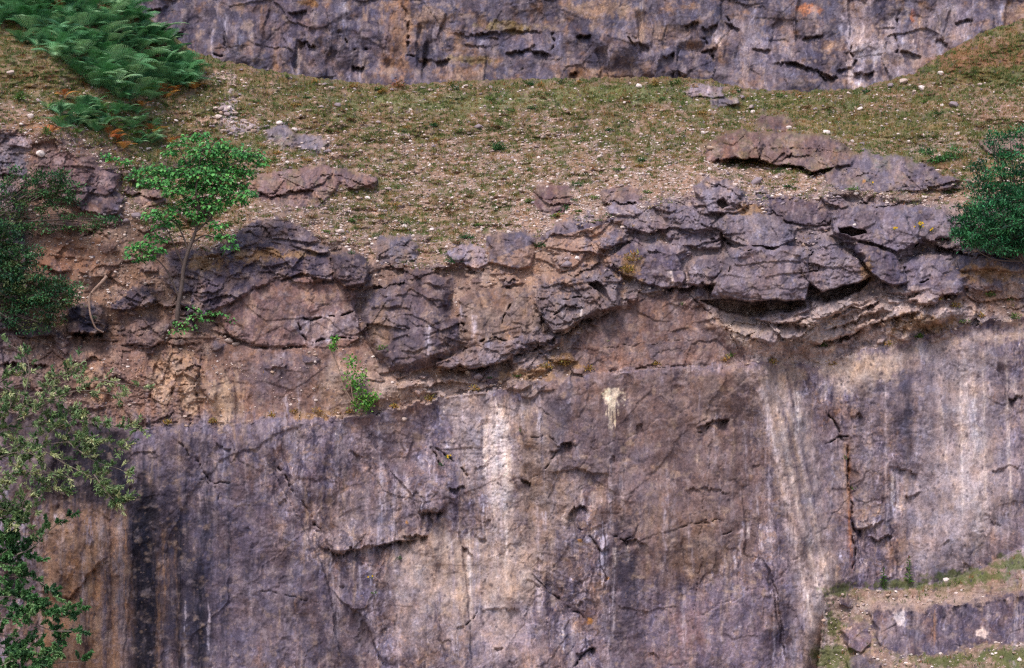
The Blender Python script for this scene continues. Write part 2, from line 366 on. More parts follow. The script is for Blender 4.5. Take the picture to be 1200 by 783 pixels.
# ---- base colours
S.Cc[:] = PUR
st = fbm(X / 7, Y / 90, 4, 35); st2 = fbm(X / 2.6, Y / 55, 3, 37); st3 = fbm(X / 22, Y / 160, 3, 39)
S.Cc[:] = lerp(S.Cc, DPU, (sst(-.1, .6, st3 + .3 * st) * .55)[..., None])
S.Cc[:] = lerp(S.Cc, LGT, (sst(.05, .75, fbm(X / 30, Y / 60, 4, 43) + .35 * st2) * .55)[..., None])
S.Cc[:] = lerp(S.Cc, BRN, (sst(.05, .55, fbm(X / 45, Y / 50, 5, 45)) * .6)[..., None])
S.Cc *= (1 + .26 * st + .24 * st2)[..., None]
# loose ground of ledges
led = sst(1.5, -1.5, Y - yD) * sst(-12, 8, Y - yC)
gb = lerp(col(146, 119, 102), PINK, (sst(-.2, .6, fbm(X / 22, Y / 12, 5, 49)) * .75)[..., None])
S.Cc[:] = lerp(S.Cc, gb, led[..., None]); 
# hillside: turf over soil and stone chips
n1 = fbm(X / 32, Y / 11, 5, 63, .6); n2 = fbm(X / 7, Y / 3.4, 4, 65, .6); n3 = fbm(X / 110, Y / 40, 3, 67)
turf = lerp(col(124, 104, 78), col(94, 98, 60), sst(-.3, .4, n1)[..., None])
turf = lerp(turf, col(128, 92, 70), (sst(.1, .5, n2 + .3 * n3) * .7)[..., None])
bare = lerp(col(130, 102, 82), col(168, 140, 124), sst(-.3, .5, n2)[..., None])
mid = np.exp(-((X - 600) / 330) ** 2 - ((Y - 210) / 75) ** 2)
low = sst(-70, 20, Y - yC)
m = sst(.05, .52, .66 * fbm(X / 18, Y / 6, 5, 69, .65) + .32 * mid + .5 * low + .12 * n3)
GM = (1 - m) * (Y < yC + 12); m_hill = m.copy()
S.Cc[:] = lerp(S.Cc, lerp(turf, bare, m[..., None]), hill[..., None])
S.R *= (1 - hill)
# bank colours
mb = sst(-.2, .3, fbm(X / 15, Y / 9, 4, 73))
bc = lerp(lerp(col(130, 105, 92), col(158, 134, 122), sst(-.2, .4, n2)[..., None]), col(100, 102, 66), (mb * .45)[..., None])
CF = S.Cc.copy()
S.Cc[:] = lerp(S.Cc, bc, bank[..., None])
# ================================================================== ledges and outcrops
REG = []    # (name, label, category, group, outline)
def outcrop(pts, label, name='rock_outcrop', cat='rock outcrop', group='limestone outcrops on the ledges', grow=1.5, **k):
    S.block(pts, **k); REG.append((name, label, cat, group, pts, grow))
rk = led * sst(-.28, .12, fbm(X / 34, Y / 20, 4, 121) + .75 * np.exp(-((X - 930) / 240) ** 2) + .3 * sst(380, 420, Y) * (X < 500) - .2 * sst(200, 120, X) * (Y < 380)) * sst(-24, 4, Y - yC - 6)
rkc = .82 * lerp(BRN, col(132, 120, 128), (sst(600, 760, X + 40 * fbm(X / 40, Y / 40, 2, 123)) * .9)[..., None])
S.R = np.maximum(S.R, rk); S.Cc[:] = lerp(S.Cc, rkc, (rk * .85)[..., None])
# broad colour of the ledges
S.tint([(0, 150), (150, 170), (150, 240), (90, 260), (0, 300)], col(124, 96, 88), .8)
S.tint([(0, 200), (120, 240), (210, 280), (215, 400), (80, 400), (0, 390)], col(128, 100, 84), .7)
S.tint([(60, 390), (210, 395), (470, 400), (470, 480), (330, 492), (150, 505), (20, 480)], col(122, 94, 84), .95, br=.2)
S.tint([(380, 420), (500, 430), (660, 410), (640, 440), (520, 468), (430, 488), (380, 480)], col(158, 134, 122), .85, br=.3)
S.tint([(830, 350), (1130, 340), (1190, 360), (1060, 395), (960, 425), (880, 425), (845, 385)], col(160, 140, 136), .85, br=.3)
S.tint([(700, 320), (860, 340), (1010, 300), (1190, 300), (1200, 380), (1100, 385), (1000, 350)], GRY, .5)
S.tint([(1090, 345), (1200, 320), (1200, 372), (1120, 380)], col(140, 106, 84), .7)

def angular(x, y, rx, ry, a, r):
    n = r.choice((4, 5, 5, 6)); o = r.uniform(0, 6.28); out_ = []
    for i in range(n):
        t = o + (i + r.uniform(-.25, .25)) * 2 * math.pi / n; u, v = math.cos(t) * rx, math.sin(t) * ry
        out_.append((x + u * math.cos(a) - v * math.sin(a), y + u * math.sin(a) + v * math.cos(a)))
    return out_
rb = random.Random(5)
for (x0, y0, x1, y1, n, sl, cs) in ((655, 245, 1130, 350, 120, -.12, [col(128, 116, 124), col(116, 104, 114), col(142, 126, 130), col(108, 96, 108), col(138, 118, 112)]), (700, 225, 1000, 270, 26, .1, [col(128, 116, 124), col(142, 126, 130)]),
                                    (880, 345, 1110, 400, 50, -.45, [col(150, 134, 132), col(168, 150, 144), col(120, 108, 110)]), (60, 180, 240, 400, 60, .3, [col(116, 94, 90), col(104, 86, 88), col(136, 108, 96)]),
                                    (40, 400, 250, 495, 26, 1.2, [col(124, 98, 88), col(150, 122, 104), col(110, 90, 88)]), (240, 275, 660, 430, 52, -.1, [col(118, 104, 108), col(136, 112, 104), col(104, 92, 100)]), (400, 430, 640, 465, 24, -.2, [col(158, 136, 126), col(140, 120, 114)])):
    for i in range(n):
        x = rb.uniform(x0, x1); y = rb.uniform(y0, y1); rx = rb.uniform(6, 20) * (1.2 if n > 100 else .9)
        S.block(angular(x, y, rx, rx * rb.uniform(.35, .6), sl + rb.uniform(-.25, .25), rb), out=rb.uniform(.12, .5), lean=rb.uniform(.004, .014), c=rb.choice(cs) * rb.uniform(.88, 1.12), grow=0)
# -- left of the hill
outcrop([(-30, 160), (18, 158), (28, 166), (30, 200), (22, 250), (12, 300), (-30, 320)], 'grey rock buttress at the left edge below the brown bank', out=.6, lean=.012, c=GRY)
outcrop([(12, 158), (30, 160), (32, 172), (14, 168)], 'small tilted pale slab sticking out of the brown bank at the far left', out=.3, lean=.01, c=LGT, group=None)
outcrop([(42, 190), (70, 182), (105, 186), (116, 200), (108, 222), (92, 236), (60, 228), (46, 214)], 'broken reddish brown outcrop beneath the fern bank', out=.45, lean=.012, c=col(116, 92, 92))
outcrop([(103, 216), (112, 202), (128, 199), (137, 206), (134, 220), (130, 224), (120, 220)], 'squarish pinkish block perched on the slate grey slab left of the sapling', 'rock_block', 'boulder', None, flat=.9, out=.95, lean=.008, c=col(142, 118, 116))
outcrop([(88, 225), (104, 221), (134, 224), (143, 232), (138, 250), (118, 252), (92, 246)], 'slate grey slab under the pinkish block left of the sapling', out=.55, lean=.014, c=col(98, 86, 96))
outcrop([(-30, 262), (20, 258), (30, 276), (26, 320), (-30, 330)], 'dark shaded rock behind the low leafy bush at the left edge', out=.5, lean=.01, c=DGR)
outcrop([(160, 232), (186, 222), (190, 234), (176, 242), (162, 240)], 'rounded pinkish brown rock just left of the sapling stem', 'boulder', 'boulder', None, out=.5, lean=.015, rnd=.15, c=col(150, 122, 108))
outcrop([(-30, 345), (24, 350), (30, 372), (60, 384), (66, 392), (-30, 394)], 'dark flat rock low at the left edge above the brown ledge', out=.4, c=DGR)
outcrop([(83, 360), (100, 356), (116, 358), (121, 372), (123, 387), (98, 390), (80, 388)], 'near-black squared rock beside the bent dead branch', flat=.9, out=.75, lean=.004, c=col(62, 58, 72), group=None)
outcrop([(133, 361), (148, 346), (162, 339), (178, 345), (181, 352), (172, 358), (150, 361)], 'small dark wedge of rock left of the sapling base', 'boulder', 'boulder', None, out=.7, lean=.006, c=col(84, 76, 88))
outcrop([(146, 378), (170, 370), (198, 380), (190, 398), (170, 407), (150, 402)], 'low brown bulge of rock left of the sapling roots', out=.3, lean=.01, rnd=.2, c=BRN)
outcrop([(-30, 392), (8, 391), (22, 396), (30, 410), (28, 424), (-30, 426)], 'pale mauve block at the left edge above the long dark joint', out=.3, c=col(150, 132, 134))
outcrop([(-30, 428), (28, 428), (58, 426), (62, 436), (40, 452), (-30, 456)], 'brownish slab at the left edge below the long dark joint', out=.15, c=col(138, 116, 112))
# -- the dark arch and the dome under it
outcrop([(253, 361), (272, 350), (300, 336), (335, 328), (367, 325), (400, 330), (418, 344), (414, 360), (420, 396), (405, 405), (372, 404), (330, 404), (300, 403), (278, 396), (260, 380)], 'big brown domed rock right of the sapling under the dark arched overhang', flat=.9, out=.22, lean=.006, c=col(136, 108, 102))
outcrop([(347, 378), (380, 371), (414, 366), (420, 392), (400, 396), (362, 399), (350, 388)], 'pale inset slab under the crack in the brown dome', flat=.9, out=-.12, lean=.002, c=col(156, 140, 142), group=None)
outcrop([(222, 372), (226, 345), (238, 318), (262, 300), (290, 288), (318, 284), (350, 290), (384, 300), (404, 308), (424, 316), (428, 328), (416, 338), (400, 333), (373, 324), (353, 319), (333, 326), (307, 333), (283, 346), (262, 356), (245, 366)], 'dark slate overhang arching over the brown dome', out=.85, lean=.010, c=col(86, 76, 90))
outcrop([(262, 298), (280, 272), (310, 258), (340, 262), (362, 274), (384, 296), (350, 288), (318, 282), (288, 286)], 'grey rock cap behind the dark arched overhang', out=.55, lean=.02, c=col(108, 98, 108))
outcrop([(198, 300), (222, 296), (236, 306), (228, 340), (205, 344), (195, 326)], 'shadowy grey rock directly behind the sapling stem', out=.4, lean=.012, c=col(104, 94, 104))
outcrop([(392, 302), (410, 298), (426, 302), (429, 316), (424, 330), (404, 334), (394, 322)], 'dark cube of rock at the right end of the arched overhang', 'rock_block', 'boulder', None, flat=.9, out=1.0, lean=.004, c=col(92, 82, 92))
S.crack([(140, 360), (190, 358), (246, 366), (262, 400)], 1.6, .4)
S.crack([(345, 377), (372, 374), (400, 370), (420, 362)], 1.5, .55); S.crack([(345, 377), (352, 390), (362, 400)], 1.3, .4)
S.crack([(360, 400), (385, 396), (420, 396)], 1.6, .5); S.crack([(300, 404), (330, 408), (360, 404)], 1.5, .4)
S.lip([(0, 426), (30, 425), (60, 428)], .6, 4); S.lip([(80, 391), (122, 389)], .7, 6)
S.crack([(60, 392), (110, 398), (150, 405), (175, 408), (200, 396), (240, 404)], 1.4, .3)
for q in ([(120, 420), (126, 452), (120, 480)], [(185, 420), (178, 440), (186, 470)], [(232, 430), (228, 460), (236, 500)], [(258, 425), (272, 450), (276, 500)]):
    S.vstep(q, .22, 12); 
# -- pinkish slab on the left slope and scree
outcrop([(290, 222), (304, 207), (340, 199), (382, 197), (404, 203), (440, 210), (436, 218), (414, 220), (398, 216), (372, 240), (340, 240), (312, 235)], 'low pinkish brown slab in the turf right of the sapling crown', out=.35, lean=.03, c=col(146, 118, 112))
outcrop([(312, 154), (326, 147), (338, 150), (346, 158), (362, 160), (384, 167), (374, 175), (350, 173), (330, 171), (316, 164)], 'knobbly grey stones jutting from the turf by the pale scree tongue', out=.35, lean=.03, c=col(140, 128, 130))
# -- centre ledges
outcrop([(440, 287), (446, 279), (462, 279), (480, 281), (488, 290), (486, 302), (474, 306), (458, 308), (444, 302)], 'rounded grey rock at the foot of the turf left of centre', out=.55, lean=.012, rnd=.2, c=GRY)
outcrop([(526, 296), (540, 288), (566, 292), (574, 306), (560, 312), (536, 308)], 'weathered pale grey knob beside the smooth square rock', out=.4, lean=.02, c=LGT)
outcrop([(573, 280), (586, 275), (612, 274), (625, 279), (626, 296), (620, 311), (596, 312), (576, 306)], 'smooth squarish grey rock below the turf', 'rock_block', 'boulder', None, flat=.9, out=.7, lean=.010, rnd=.12, c=col(112, 102, 112))
outcrop([(424, 372), (428, 352), (444, 340), (462, 330), (480, 318), (505, 318), (526, 330), (528, 344), (522, 360), (528, 372), (540, 372), (544, 392), (543, 408), (512, 426), (484, 434), (460, 432), (442, 416), (430, 398)], 'large rounded dark boulder-like buttress left of centre with pale drips', out=.95, lean=.006, tx=-.003, rnd=.55, c=col(106, 92, 98))
outcrop([(540, 382), (545, 356), (560, 346), (584, 342), (606, 340), (622, 344), (632, 352), (632, 384), (618, 398), (590, 404), (552, 410), (542, 404)], 'tan block with dark water stains in the middle of the ledge', flat=.9, out=.75, lean=.008, c=col(140, 118, 104))
outcrop([(512, 428), (545, 412), (580, 404), (612, 399), (616, 408), (600, 418), (576, 426), (552, 430), (540, 424), (526, 431)], 'thin pale grey shelf of rock with a dark undercut below the stained block', flat=.9, out=1.15, lean=.004, c=col(134, 122, 128))
outcrop([(630, 384), (640, 396), (660, 392), (652, 404), (632, 412), (614, 412), (618, 400)], 'jumble of small angular blocks between the thin shelf and the cleft buttress', out=.75, lean=.006, c=col(128, 114, 116))
outcrop([(632, 362), (632, 340), (640, 328), (660, 318), (678, 314), (692, 318), (704, 324), (718, 320), (723, 330), (725, 357), (702, 364), (678, 376), (650, 389), (642, 376)], 'jutting grey buttress with a dark cleft and white drips in the centre', out=1.2, lean=.006, c=col(122, 110, 112))
S.cave([(688, 332), (700, 328), (712, 340), (716, 354), (706, 352), (698, 340)], .6); S.crack([(658, 352), (676, 348), (694, 350)], 1.3, .4); S.crack([(634, 378), (655, 366), (662, 360)], 1.5, .5)
S.crack([(590, 378), (594, 366), (598, 356)], 1.3, .4); S.crack([(545, 406), (560, 402), (575, 398), (600, 398), (612, 396)], 1.4, .5); S.crack([(525, 370), (543, 380), (545, 400)], 1.5, .4)
S.crack([(430, 388), (452, 374), (482, 386), (492, 372), (484, 350)], 1.6, .18)
S.lip([(505, 432), (540, 434), (575, 428), (616, 412), (640, 402), (662, 388), (690, 374), (726, 360)], .45, 6)
outcrop([(552, 434), (562, 431), (582, 436), (588, 444), (572, 449), (556, 442)], 'rounded stone wedged under the thin shelf', 'boulder', 'boulder', None, out=.35, rnd=.2, c=col(126, 110, 116))
outcrop([(596, 424), (618, 414), (640, 410), (644, 420), (626, 434), (604, 438)], 'pale rubble blocks heaped below the jutting buttress', out=.4, rnd=.15, c=col(150, 134, 132))
outcrop([(670, 436), (673, 405), (690, 386), (716, 366), (740, 352), (772, 345), (800, 350), (820, 356), (846, 382), (866, 404), (871, 422), (820, 428), (760, 431), (715, 436)], 'broad smooth brown slab sloping down to the lip of the sheer face', flat=.9, out=.1, lean=.011, c=col(134, 106, 96))
S.crack([(690, 412), (735, 405), (790, 400), (860, 404)], .9, .12); S.crack([(800, 345), (815, 352), (845, 376), (868, 410)], 1.3, .3)
outcrop([(628, 222), (648, 218), (666, 221), (670, 236), (662, 248), (640, 250), (628, 240)], 'low purplish brown hump of rock in the bare patch of slope', out=.4, lean=.03, rnd=.15, c=col(124, 96, 94))
outcrop([(706, 226), (725, 220), (744, 222), (750, 233), (742, 238), (720, 239), (708, 236)], 'small brown ledge with a black undercut low on the slope', out=.5, lean=.02, c=col(128, 108, 108))
S.lip([(704, 239), (750, 236)], .6, 4); 
outcrop([(714, 246), (724, 240), (746, 240), (750, 248), (738, 252), (716, 250)], 'pale grey rock just beneath the undercut brown ledge', out=.3, lean=.02, c=LGT)
outcrop([(640, 276), (656, 262), (672, 258), (678, 268), (664, 276), (698, 284), (704, 296), (664, 292), (642, 288)], 'weathered lilac grey rock below the purplish hump', out=.35, lean=.025, c=col(136, 124, 132))
outcrop([(700, 284), (714, 276), (732, 272), (732, 280), (712, 290), (703, 290)], 'small curved grey block with a dark lip right of the bare soil', 'rock_block', 'boulder', None, out=.7, lean=.01, rnd=.1, c=col(126, 116, 126))
outcrop([(712, 304), (736, 292), (772, 288), (792, 300), (800, 322), (798, 332), (776, 336), (752, 330), (738, 322), (716, 312)], 'dark stained slab above the smooth brown slab', flat=.9, out=.55, lean=.008, c=col(104, 92, 104))
outcrop([(808, 312), (820, 306), (838, 304), (842, 316), (840, 330), (822, 334), (808, 332)], 'small rounded shield-shaped block next to the dark stained slab', 'rock_block', 'boulder', None, flat=.9, out=.85, lean=.008, rnd=.1, c=col(128, 116, 122))
outcrop([(780, 272), (784, 256), (800, 246), (830, 252), (844, 264), (842, 278), (816, 286), (790, 286)], 'grey rock with orange lichen at the foot of the turf right of centre', out=.6, lean=.014, c=col(124, 114, 124))
outcrop([(814, 220), (828, 210), (850, 213), (868, 226), (875, 240), (866, 246), (846, 248), (832, 246), (828, 236)], 'craggy pale grey tor with dark hollows on the slope', out=.8, lean=.02, c=col(142, 130, 136))
S.cave([(840, 236), (848, 232), (854, 240), (846, 245)], .5); S.crack([(832, 224), (842, 216), (856, 224), (870, 238)], 1.6, .5)
outcrop([(842, 262), (852, 248), (878, 250), (908, 254), (926, 266), (930, 280), (912, 288), (876, 286), (850, 278)], 'smooth lilac slab immediately right of the lichened rock', flat=.9, out=.65, lean=.014, c=col(130, 120, 128))
outcrop([(900, 232), (930, 232), (958, 242), (976, 252), (968, 262), (940, 262), (910, 252)], 'dark smooth strip of bedrock along the foot of the upper turf', flat=.9, out=.35, lean=.02, c=col(98, 86, 98))
# -- the big undercut mass on the right
outcrop([(840, 334), (848, 318), (858, 296), (880, 288), (910, 290), (944, 296), (946, 330), (942, 350), (928, 350), (910, 348), (888, 352), (866, 351), (850, 346), (836, 344)], 'broad grey block with a deep black undercut below it', flat=.9, out=1.55, lean=.006, c=col(130, 118, 126))
outcrop([(945, 322), (946, 300), (966, 284), (990, 296), (1008, 308), (1019, 322), (1006, 330), (986, 333), (962, 340), (950, 332)], 'pointed grey block ending in a dark slanting underside right of the deep undercut', flat=.9, out=1.6, lean=.006, c=col(132, 120, 128))
S.cave([(822, 352), (840, 350), (866, 354), (905, 352), (943, 354), (945, 362), (912, 366), (892, 372), (868, 368), (846, 364)], .75)
S.cave([(960, 344), (984, 336), (1006, 332), (1020, 324), (1008, 342), (984, 352), (966, 354)], .7)
outcrop([(886, 372), (906, 366), (930, 360), (948, 356), (950, 366), (940, 372), (928, 378), (908, 377)], 'pale ledge block hanging inside the deep undercut', out=.75, lean=.004, c=col(158, 144, 146))
S.lip([(906, 379), (926, 378), (944, 384), (960, 380)], .5, 6)
outcrop([(952, 352), (968, 352), (986, 350), (998, 356), (990, 362), (966, 370), (952, 372)], 'angular grey wedge under the pointed block', out=.7, lean=.004, c=col(122, 112, 112))
for pp, dd_, e_ in (([(828, 372), (900, 384), (960, 366), (1030, 350), (1120, 352), (1180, 372), (1060, 396), (960, 426), (880, 424), (840, 390)], .62, 30), ([(392, 440), (480, 446), (560, 446), (640, 424), (664, 420), (640, 442), (520, 464), (430, 482)], .35, 20)):
    w_, m_, _ = S.poly(pp, e_, 1.5); S.D[w_] -= dd_ * m_ * sst(2, 26, yD[w_] - Y[w_])
S.tint([(830, 368), (905, 384), (960, 366), (1030, 352), (1100, 352), (1180, 368), (1060, 396), (960, 426), (880, 424), (840, 390)], col(176, 156, 150), .8, br=.5)
for q, a in (([(944, 404), (980, 398), (1012, 384), (1046, 372), (1074, 366)], .6), ([(962, 388), (990, 380), (1020, 366), (1040, 362)], .4), ([(980, 372), (1004, 364), (1030, 352)], .4), ([(1050, 372), (1080, 362), (1100, 352)], .35)):
    S.lip(q, a, 7)
S.cave([(950, 404), (968, 400), (990, 394), (1004, 386), (996, 396), (972, 407)], .35, 5, 2); S.cave([(1004, 378), (1030, 366), (1050, 362), (1034, 372), (1010, 382)], .25, 5, 2)
outcrop([(1004, 284), (1028, 292), (1048, 300), (1058, 318), (1060, 332), (1044, 331), (1030, 326), (1016, 310), (1006, 296)], 'slab with a dark streaky stain right of the pointed block', flat=.9, out=1.0, lean=.006, c=col(100, 90, 106))
outcrop([(1064, 338), (1062, 312), (1068, 306), (1090, 308), (1112, 306), (1124, 322), (1127, 342), (1108, 344), (1086, 344)], 'smooth mauve slab with a short black crack', flat=.9, out=.9, lean=.006, c=col(122, 112, 126))
S.crack([(1077, 333), (1086, 328), (1093, 326)], 1.5, .6); S.lip([(1104, 343), (1126, 343)], .8, 3)
outcrop([(978, 272), (976, 254), (996, 244), (1030, 242), (1056, 244), (1078, 262), (1074, 284), (1052, 292), (1030, 286), (1004, 278)], 'long grey slab with a black slot beneath it', flat=.9, out=.75, lean=.012, c=col(126, 116, 128))
S.cave([(984, 268), (998, 267), (1012, 270), (1014, 273), (998, 276), (986, 273)], .9, 1.6)
outcrop([(1060, 246), (1082, 242), (1106, 248), (1114, 258), (1112, 276), (1094, 282), (1076, 278), (1066, 262)], 'grey slab with tiny yellow flowers growing on it', flat=.9, out=.85, lean=.012, c=col(130, 120, 130))
S.crack([(1046, 290), (1062, 292), (1076, 286), (1090, 282), (1116, 278)], 1.6, .7); S.lip([(1086, 287), (1110, 291), (1130, 297), (1160, 299), (1200, 298)], .9, 4)
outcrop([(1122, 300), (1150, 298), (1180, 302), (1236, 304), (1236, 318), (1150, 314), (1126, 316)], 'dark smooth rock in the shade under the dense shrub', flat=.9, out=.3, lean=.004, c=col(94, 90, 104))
outcrop([(1142, 328), (1160, 324), (1174, 328), (1172, 340), (1152, 340), (1140, 336)], 'small lilac rock on the rusty ledge at the right', 'boulder', 'boulder', None, out=.4, lean=.015, rnd=.1, c=col(132, 118, 124))
outcrop([(1078, 392), (1096, 382), (1120, 384), (1116, 394), (1092, 400)], 'brown rock on the brink of the right-hand face', out=.4, lean=.01, rnd=.15, c=col(124, 104, 104))
S.crack([(826, 276), (850, 284), (880, 294), (900, 292), (915, 288)], 1.6, .6); S.crack([(846, 300), (856, 312), (852, 326)], 1.4, .5); S.crack([(938, 322), (958, 316), (960, 310)], 1.4, .5)
S.lip([(774, 337), (800, 337), (842, 332)], .7, 4)
# -- rocks on the upper slope, right
outcrop([(831, 188), (828, 172), (848, 160), (868, 154), (886, 156), (892, 170), (888, 184), (862, 184), (846, 190)], 'smooth orange brown rock hump in the turf at right', flat=.9, out=.7, lean=.025, c=col(146, 112, 98))
outcrop([(890, 172), (896, 158), (920, 156), (944, 158), (968, 160), (988, 170), (1000, 182), (998, 192), (978, 194), (955, 201), (938, 194), (912, 192), (892, 186)], 'rugged brown outcrop with dark joints in the turf at right', out=.9, lean=.022, c=col(132, 106, 98))
S.lip([(834, 189), (862, 185), (890, 186)], .7, 4); S.lip([(924, 194), (955, 202), (975, 198)], .9, 4); S.crack([(916, 160), (928, 176), (924, 192)], 1.5, .5); S.crack([(946, 180), (962, 178), (964, 192)], 1.4, .4); S.crack([(904, 160), (918, 168), (930, 190)], 1.3, .4)
outcrop([(967, 206), (984, 192), (1004, 184), (1016, 178), (1034, 184), (1060, 186), (1080, 194), (1104, 206), (1122, 212), (1114, 222), (1090, 220), (1060, 222), (1026, 222), (984, 220), (970, 214)], 'long low lilac grey outcrop between two bands of turf', out=.6, lean=.025, c=col(126, 114, 122))
outcrop([(888, 148), (892, 138), (916, 137), (928, 146), (920, 152), (896, 152)], 'small dark brown crag poking from the upper right turf', out=.5, lean=.03, c=col(122, 96, 90))
outcrop([(806, 108), (812, 102), (832, 102), (846, 105), (848, 111), (830, 112), (812, 111)], 'flat pale slab lying on top of the slope near the upper cliff', 'rock_slab', 'boulder', None, out=.6, lean=.01, c=LGT)
outcrop([(832, 118), (842, 114), (862, 115), (864, 120), (848, 123), (834, 122)], 'second flat grey slab just below the one at the top of the slope', 'rock_slab', 'boulder', None, out=.5, lean=.01, c=GRY)
outcrop([(1150, 166), (1180, 160), (1236, 156), (1236, 176), (1190, 176), (1160, 178)], 'brownish rock behind the top of the dense shrub', out=.5, lean=.02, c=col(142, 118, 110))

# ================================================================== the sheer face
fk = (sst(-1, 1.5, Y - yD) * (1 - bank))[..., None]; S.Cc[:] = lerp(S.Cc, CF, fk)
L = lambda p, a, f: S.lip(p, a * .8, f); Vs = S.vstep; Cr = S.crack
L([(374, 640), (396, 646), (420, 644), (450, 638), (480, 632), (496, 628)], .75, 8)
S.block([(384, 632), (410, 622), (440, 624), (446, 634), (420, 643), (392, 643)], out=.18, c=col(140, 124, 126))
L([(470, 628), (486, 626), (503, 630)], .5, 5); L([(490, 597), (506, 598), (522, 597)], .7, 9); Vs([(500, 560), (496, 580), (490, 600)], -.25, 18)
S.block([(491, 598), (494, 578), (504, 574), (520, 588), (518, 598)], out=.28, c=col(126, 112, 120))
Cr([(504, 600), (508, 612), (503, 622), (490, 630)], 1.2, .3)
Cr([(528, 572), (542, 571)], 1.8, .5); L([(526, 571), (546, 568)], .4, 4)
Cr([(505, 524), (520, 532), (540, 548), (556, 566)], 1.4, .3); Cr([(505, 524), (514, 540), (520, 556)], 1.4, .35)
Cr([(320, 538), (332, 556), (346, 580)], 1.8, .4); Cr([(346, 580), (362, 600), (378, 626)], 1.3, .3); Cr([(366, 610), (376, 626)], 2.2, .5)
Vs([(300, 520), (345, 600), (372, 650), (384, 690), (400, 783)], .30, 40); Vs([(384, 690), (420, 720), (452, 783)], -.3, 30)
Vs([(450, 540), (480, 580), (492, 620)], -.18, 30); Vs([(418, 490), (450, 540), (455, 560)], .15, 30)
L([(610, 562), (622, 562)], .5, 3); L([(650, 522), (662, 518), (672, 520)], .5, 5); L([(640, 530), (660, 524), (680, 518)], .25, 8)
Cr([(622, 560), (640, 545), (656, 524), (668, 521)], 1.2, .25); Cr([(610, 500), (622, 512), (640, 510), (655, 520)], 1.2, .2)
Vs([(607, 470), (612, 520), (612, 560)], -.22, 22)
L([(640, 554), (676, 548), (720, 556)], .2, 10); L([(664, 602), (680, 592), (690, 596)], .5, 8); Cr([(664, 614), (690, 622), (704, 656), (712, 700)], 1.3, .25)
L([(702, 646), (712, 644)], .3, 3); L([(730, 636), (745, 630), (760, 640)], .35, 7); Cr([(718, 630), (732, 634), (742, 628)], 1.2, .4)
L([(700, 642), (714, 646)], .5, 3); L([(815, 500), (835, 493), (856, 492)], .55, 7); Cr([(815, 505), (840, 496), (860, 490)], 1.6, .4)
Cr([(620, 672), (640, 690), (668, 712), (690, 730)], 1.5, .3); Vs([(612, 660), (650, 700), (680, 740), (700, 783)], .2, 30)
L([(540, 640), (556, 652)], .3, 6); Vs([(536, 620), (548, 700), (552, 783)], .18, 14); Vs([(500, 620), (512, 700), (520, 783)], -.12, 20)
L([(675, 765), (700, 760)], .4, 8); Cr([(672, 783), (686, 764), (700, 758)], 1.6, .4)
Cr([(545, 735), (556, 724), (562, 716)], 1.1, .25); L([(560, 716), (590, 712), (612, 716)], .12, 8)
Vs([(868, 560), (872, 650), (905, 690), (918, 783)], .2, 16); Vs([(885, 640), (910, 690), (922, 783)], -.3, 18)
Cr([(790, 620), (820, 612), (846, 612)], 1.1, .2); Cr([(845, 626), (858, 622)], 1.2, .3); L([(800, 575), (830, 570), (860, 580)], .14, 8)
Cr([(200, 512), (230, 540), (252, 570), (262, 600)], 1.3, .25); Cr([(232, 560), (252, 568), (276, 566)], 1.2, .25); Vs([(150, 590), (156, 640), (150, 700), (144, 783)], .12, 30)
L([(40, 690), (80, 700), (104, 672), (130, 650)], .25, 12); Vs([(128, 600), (128, 700), (124, 783)], .14, 10); Vs([(106, 620), (108, 700), (106, 783)], .12, 8)
Cr([(300, 690), (340, 700), (380, 706)], 1.0, .15)
# rust-stained vertical crack in the right face, and the scar beside it
Cr([(990, 508), (994, 540), (993, 560), (998, 600), (1000, 640), (998, 688)], 1.5, .4, .6); Vs([(990, 508), (994, 560), (999, 620), (998, 688)], .2, 20)
L([(1001, 619), (1012, 618), (1026, 617), (1036, 610)], .55, 7); L([(1014, 628), (1028, 634), (1040, 628), (1048, 628)], .35, 6)
S.block([(1003, 617), (1006, 606), (1022, 598), (1034, 590), (1036, 608), (1024, 616)], out=.22, lean=.01, c=col(158, 142, 142))
Vs([(1028, 540), (1046, 545), (1050, 600)], .16, 18); L([(1040, 545), (1060, 550), (1078, 556)], .25, 10); L([(1060, 582), (1080, 576)], .25, 7)
Cr([(968, 478), (980, 500), (990, 520)], 1.6, .4); Cr([(968, 520), (984, 512), (998, 512)], 1.4, .4); L([(998, 485), (1012, 486)], .4, 3)
L([(1180, 470), (1200, 462)], .4, 6); Vs([(1165, 420), (1180, 480), (1200, 500)], .2, 26); L([(1160, 550), (1200, 545)], .15, 12)
for i in range(50):
    p = random.uniform(20, 1200); q = random.uniform(450, 780); d = random.uniform(5, 24) * random.random() ** .5 + 3; e = random.uniform(-.5, .5)
    if p > 960 and q > 680: continue
    S.lip([(p, q), (p + d / 2, q + d * e + random.uniform(-2, 2)), (p + d, q + d * e * 1.6)], random.uniform(.04, .16), random.uniform(3, 12))
for i in range(40):
    p = random.uniform(20, 1200); q = random.uniform(450, 700); e = random.uniform(-14, 14); h_ = random.uniform(25, 80)
    if p > 960 and q + h_ > 680: continue
    S.vstep([(p, q), (p + e * .4 + random.uniform(-3, 3), q + h_ / 2), (p + e, q + h_)], random.uniform(-.16, .16), random.uniform(6, 20))
